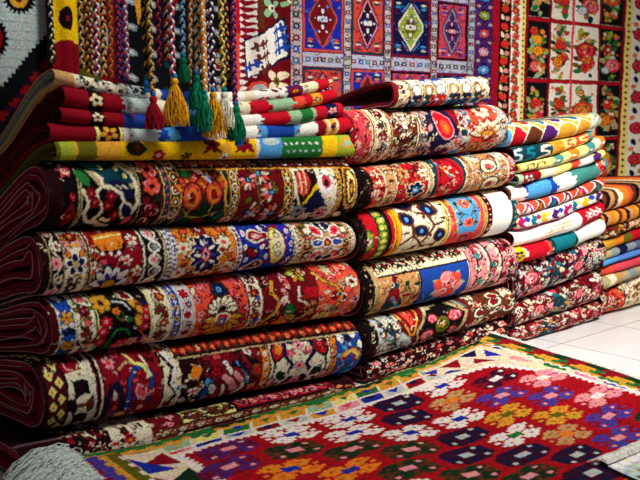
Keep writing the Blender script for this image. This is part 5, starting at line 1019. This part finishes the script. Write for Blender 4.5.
def spread():
    nu_, nv = 760, 600; u1, v1 = 1.87, 1.52
    u = np.linspace(0, u1, nu_)[:, None]*np.ones((1, nv)); v = np.linspace(0, v1, nv)[None]*np.ones((nu_, 1))
    uw = u+.006*np.sin(v*9)+.004*np.sin(v*23); vw = v+.005*np.sin(u*8+1)+.003*np.sin(u*21)
    P = RC[None, None]+uw[..., None]*E1+vw[..., None]*E2; z = rug_z(u, v)
    co = np.concatenate([P, z[..., None]], -1); L = pat_rug(); cc = L.get(u*100, v*100)
    root = empty('spread_kilim', (float(P[300, 200, 0]), float(P[300, 200, 1]), 0), 'large red kilim with stepped lozenges spread out in front of the piles', 'kilim')
    link('woven_face', raw_mesh('face', co, gridq(nu_, nv), cc), M_RUG, root)
    # body of folds under the face, down to the floor
    k = 12; ii = list(range(0, nu_, k)); jj = list(range(0, nv, k)); ii += [nu_-1] if ii[-1] != nu_-1 else []; jj += [nv-1] if jj[-1] != nv-1 else []
    top = co[ii][:, jj].copy(); top[..., 2] -= .006; bot = top.copy(); bot[..., 2] = .002; n, m = len(ii), len(jj); o = n*m
    V = np.concatenate([top.reshape(-1, 3), bot.reshape(-1, 3)]); Q = [gridq(n, m), gridq(n, m, o, flip=True)]
    e = np.arange(m-1); Q.append(np.stack([e, e+1, e+1+o, e+o], -1)); q = (n-1)*m; Q.append(np.stack([e+q, e+q+o, e+q+1+o, e+q+1], -1)); e = np.arange(n-1)*m; Q.append(np.stack([e, e+o, e+m+o, e+m], -1)); e = e+m-1; Q.append(np.stack([e, e+m, e+m+o, e+o], -1))
    link('folded_underlayer', raw_mesh('under', V, np.concatenate(Q)), M_BACK, root)
    rnd = random.Random(8); paths = []
    for i in range(170):    # fringe at the far end
        vv = i/170*1.0; p = RC+E1*.004+E2*vv; L0 = .018+.02*rnd.random(); t = np.linspace(0, 1, 4)[:, None]
        d = -E1*(.8)+E2*(rnd.random()-.5)*.8; zz = float(rug_z(np.array(0.), np.array(vv))); P3 = np.concatenate([p+d*t*L0, zz+.001+.006*np.sin(t*3)-t*L0*.5*rnd.random()], 1); paths.append(P3)
    v_, q_ = tube_arrays(paths, .0018, 4); tag(link('fringe', raw_mesh('fringe', v_, q_), M_FRW, root), kind='stuff')
    paths = []
    for i in range(3400):
        vv = -.02+rnd.random()*.75; p = RC+E1*(1.83+.03*rnd.random())+E2*vv; L0 = .09+.09*rnd.random(); t = np.linspace(0, 1, 6)[:, None]
        d = E1*(.9)+E2*(rnd.random()-.3)*.9; z0 = float(rug_z(np.array(1.85), np.array(max(vv, 0))))+.004+.02*rnd.random()
        P3 = np.concatenate([p+d*t*L0+.006*np.sin(t*9+rnd.random()*6), z0+.03*rnd.random()*np.sin(t*2.6)-t**2*.05+.004*np.sin(t*11+rnd.random()*6)], 1); P3[:, 2] = np.maximum(P3[:, 2], .004); paths.append(P3)
    v_, q_ = tube_arrays(paths, .0012, 4); f = link('fringe', raw_mesh('fringe', v_, q_), M_FRG, root); tag(f, kind='stuff'); f['label'] = 'thick pale grey fringe at the near end'
spread()
# ------------------------------------------------------------------ small white rug corner over the kilim
def corner_rug():
    L = Loom(0, 60, 0, 60, 5, 'lgrey', 77); L.rect(0, 60, 0, 60, 'lgrey'); L.clutter(0, 60, 4, 60, ['navy', 'dred', 'white', 'plum', 'dgreen'], 120, 3.4, False); L.rect(0, 60, 0, 2, 'white'); L.noise(.1)
    n = 90; o0 = RC+E1*.58+E2*1.01; a = -E1*.9+E2*.04; a /= np.hypot(*a); b = np.array([a[1], -a[0]])
    if b@E2 < 0: b = -b
    g = np.linspace(0, .55, n); U, Vv = np.meshgrid(g+.0, g, indexing='ij'); P = o0-a*.12+U[..., None]*a+Vv[..., None]*b; 
    rel = P-RC; M = np.linalg.inv(np.array([E1, E2]).T); uv = rel@M.T; z = rug_z(uv[..., 0], uv[..., 1])+.012; out = sm((-uv[..., 0])/.05); z = z*(1-out)+.012*out
    root = empty('white_rug', (float(P[45, 45, 0]), float(P[45, 45, 1]), 0), 'grey-white rug with navy and red flecks lying over the near edge of the kilim', 'rug')
    link('woven_face', raw_mesh('face', np.concatenate([P, z[..., None]], -1), gridq(n, n), L.get(U*100, Vv*100)), M_FLAT, root)
    bt = np.concatenate([P, z[..., None]-.009], -1); link('underside', raw_mesh('under', bt[::6, ::6], gridq(15, 15, flip=True)), KB2, root)
    rnd = random.Random(4); paths = []
    for i in range(420):
        q = rnd.random()*.55; p = o0-a*.12+a*q; t = np.linspace(0, 1, 5)[:, None]; L0 = .02+.03*rnd.random(); d = -b+a*(rnd.random()-.5)
        r_ = (p-RC)@M.T; z0 = float(rug_z(np.array(r_[0]), np.array(r_[1]))) if r_[0] > 0 else .0; paths.append(np.concatenate([p+d*t*L0, z0+.016+.012*np.sin(t*3)-.004*t], 1))
    v_, q_ = tube_arrays(paths, .0016, 4); tag(link('fringe', raw_mesh('fringe', v_, q_), M_FRW, root), kind='stuff')
corner_rug()
# ------------------------------------------------------------------ braided cords with tassels
TAS = {k: mat('tassel_'+k, base=c, var=.35, vscale=120, bump=.5) for k, c in (('red', 'a01428'), ('yellow', 'e8a81c'), ('green', '14805a'), ('navy', '1c2a70'), ('white', 'e6e2cc'), ('blue', '2a78c0'), ('teal', '1a7f8c'), ('emerald', '0f7a4e'))}
def cord(x, ybot, b, cols, label, tassel=None, ylen=30, bead='blue', tip=None, wd=1.0, seed=0, lean=0.0, per=.034):
    rnd = random.Random(seed+int(x*7)); s = sof(x, b, ybot); z0 = zof(s, ybot, b); z1 = 1.72; n = int((z1-z0)/.0022)
    zz = np.linspace(z0, z1, n); paths = []; cs = []
    for k in range(3):
        ph = zz/per*2*math.pi+k*2*math.pi/3; A = .0042*wd; sx = s+A*np.sin(ph)+.004*np.sin(zz*6+seed)+lean*(zz-z0); bx = b+.0026*wd*np.sin(2*ph); paths.append(W(sx, bx, zz)); cs.append(cols[k % len(cols)])
    v, q = tube_arrays(paths, .0031*wd, 6); colr = np.repeat(np.array([lin(col(c)) for c in cs]), n*6, axis=0)
    root = empty('tasselled_cord' if tassel else 'braided_cord', tuple(W(s, b, z0)), label, 'cord', 'braided cords hanging over the nearest pile')
    link('braid', raw_mesh('braid', v, q, colr), M_CORD, root)
    if tassel:
        zt = z0; L0 = zof(s, ybot, b)-zof(s, ybot+ylen, b)
        # bead
        k = 14; th_ = np.linspace(0, np.pi, 9); ph_ = np.linspace(0, 2*np.pi, k, endpoint=False); R = .0085
        vb = np.stack([R*np.sin(th_)[:, None]*np.cos(ph_)[None], R*np.sin(th_)[:, None]*np.sin(ph_)[None], R*1.15*np.cos(th_)[:, None]*np.ones((1, k))], -1)+W(s, b-.001, zt)
        link('bead', raw_mesh('bead', vb, gridq(9, k, wrap=True, flip=True)), TAS[bead], root)
        hb = zt-.008; prof = [(.003, .004), (.0095, 0), (.0115, -.006), (.0105, -.013), (.0082, -.017), (.009, -.020), (.010, -.024)]
        vh = np.array([[[r*math.cos(a), r*math.sin(a), h] for a in ph_] for r, h in prof])+W(s, b-.001, hb)
        link('tassel_head', raw_mesh('head', vh, gridq(len(prof), k, wrap=True, flip=True)), TAS[tassel], root)
        P = []
        for i in range(150):
            a = rnd.random()*6.283; rr = math.sqrt(rnd.random()); t = np.linspace(0, 1, 7); r0 = .0085*rr; r1 = (.019+.008*rnd.random())*rr*(ylen/34+.25)
            rad = r0+(r1-r0)*np.sin(t*1.5)**.9; Ls = (L0-.02)*(.78+.3*rnd.random()); aa = a+.4*np.sin(t*3+rnd.random()*6)
            P.append(np.stack([rad*np.cos(aa), rad*np.sin(aa), -.018-t*Ls], -1)+W(s, b-.001, hb))
        v, q = tube_arrays(P, .0013, 4); link('tassel_skirt', raw_mesh('skirt', v, q), TAS[tassel], root)
        if tip:
            P = []
            for i in range(60):
                a = rnd.random()*6.283; rr = .012*math.sqrt(rnd.random()); t = np.linspace(0, 1, 4); P.append(np.stack([rr*math.cos(a)+0*t, rr*math.sin(a)+0*t, -t*.03], -1)+W(s, b-.001, hb-L0*.85)+[.006, 0, 0])
            v, q = tube_arrays(P, .0013, 4); link('tassel_tip', raw_mesh('tip', v, q), TAS[tip], root)
    return root
for i, (x, yb, b, cols, lab) in enumerate((
    (52, 62, .10, ('black', 'cream', 'dgreen'), 'black, cream and green braided cord, first one beside the grey kilim'),
    (81, 68, .14, ('gold', 'black', 'cream'), 'gold and black braided cord in front of the yellow cloth'),
    (88, 72, .08, ('brown', 'gold', 'plum'), 'brown and gold braided cord behind the pile top'),
    (93.5, 74, .14, ('cream', 'crim', 'brown'), 'cream and crimson braided cord hanging over red cloth'),
    (99, 75, .06, ('white', 'rose', 'navy'), 'white, pink and navy braided cord behind the pile top'),
    (105, 76, .12, ('orange', 'cream', 'black'), 'orange and cream braided cord behind the pile top'),
    (111, 77, .05, ('gold', 'coral', 'brown'), 'gold and coral braided cord behind the pile top'),
    (117.5, 78, .10, ('purp', 'rose', 'navy'), 'dark purple and pink braided cord behind the pile top'),
    (122, 79, .14, ('violet', 'crim', 'dkb'), 'violet and crimson thin braided cord behind the pile top'),
    (128, 80, .06, ('violet', 'white', 'rose'), 'violet and white braided cord in front of the navy kilim'),
    (161, 66, .10, ('crim', 'navy', 'rose'), 'crimson and navy braided cord behind the yellow tassel'),
    (168, 60, .12, ('coral', 'cream', 'plum'), 'coral and cream braided cord behind the yellow tassel'),
    (190, 84, .03, ('orange', 'brown', 'cream'), 'tan and brown braided cord between the yellow and green tassels'),
    (208, 88, .03, ('plum', 'white', 'violet'), 'plum and white braided cord between the green and yellow tassels'),
    (226, 70, .08, ('dred', 'khaki', 'black'), 'dark red and khaki braided cord behind the white tassel'))):
    cord(x, yb, b, cols, lab, seed=i, wd=1.0+.15*(i % 3), lean=.01*((i*7) % 5-2)/2, per=.03+.004*(i % 3))
for i, (x, yb, b, cols, lab, ts, yl, bead, tip) in enumerate((
    (147, 78, -.040, ('gold', 'dgreen', 'plum'), 'gold, green and plum braided cord ending in a small blue tassel', 'blue', 12, 'teal', None),
    (153, 94, -.055, ('gold', 'plum', 'khaki'), 'gold and plum braided cord with a dark red tassel', 'red', 32, 'blue', None),
    (174, 76, -.062, ('navy', 'white', 'rose'), 'navy and white braided cord with the widest tassel, yellow, beside the red one', 'yellow', 46, 'blue', None),
    (183, 56, .03, ('sky', 'lgrey', 'navy'), 'pale blue braided cord with a small green tassel behind', 'emerald', 24, 'teal', None),
    (197, 73, -.045, ('gold', 'cream', 'dgreen'), 'gold and cream braided cord with a navy-tipped green tassel', 'green', 34, 'blue', 'navy'),
    (204, 92, -.065, ('orange', 'white', 'gold'), 'orange and white braided cord with a green tassel beside the long yellow one', 'green', 36, 'teal', None),
    (213, 90, -.055, ('navy', 'plum', 'white'), 'navy and white braided cord with the long yellow tassel beside the white one', 'yellow', 44, 'blue', None),
    (224, 90, -.060, ('gold', 'dgreen', 'lyel'), 'yellow and green braided cord with a white tassel', 'white', 36, 'teal', None),
    (236, 104, -.070, ('violet', 'rose', 'plum'), 'violet and pink braided cord with the lowest tassel, green with blue tip', 'emerald', 34, 'teal', 'blue'))):
    cord(x, yb, b, cols, lab, tassel=ts, ylen=yl, bead=bead, tip=tip, seed=40+i, wd=1.25, lean=.006*((i*5) % 5-2), per=.036)
# ------------------------------------------------------------------ light
def area(loc, to, size, e, c=(1, 1, 1), name='light'):
    l = bpy.data.lights.new(name, 'AREA'); l.size = size; l.energy = e; l.color = c; o = bpy.data.objects.new(name, l); C.objects.link(o); o.location = loc
    d = np.array(to)-np.array(loc); import mathutils; o.rotation_euler = mathutils.Vector(d).to_track_quat('-Z', 'Y').to_euler(); return o
def spot(loc, to, e, ang, c, rad, name):
    l = bpy.data.lights.new(name, 'SPOT'); l.energy = e; l.color = c; l.spot_size = math.radians(ang); l.spot_blend = 1.0; l.shadow_soft_size = rad; o = bpy.data.objects.new(name, l); C.objects.link(o); o.location = loc
    import mathutils; o.rotation_euler = mathutils.Vector(np.array(to)-np.array(loc)).to_track_quat('-Z', 'Y').to_euler()
spot((1.5, 1.5, 3.0), (1.15, 4.1, .6), 600, 60, (1, .97, .92), .22, 'added_right_spot')  # added spot without a fixture: brightens right-hand piles, soft edge leaves left end dim
area((1.2, 2.0, 3.2), (.6, 3.4, .4), .7, 88, (1, .96, .9), 'ceiling_light')
w = bpy.data.worlds.new('world'); sc.world = w; w.use_nodes = True; w.node_tree.nodes['Background'].inputs[0].default_value = (.75, .82, 1, 1); w.node_tree.nodes['Background'].inputs[1].default_value = .10
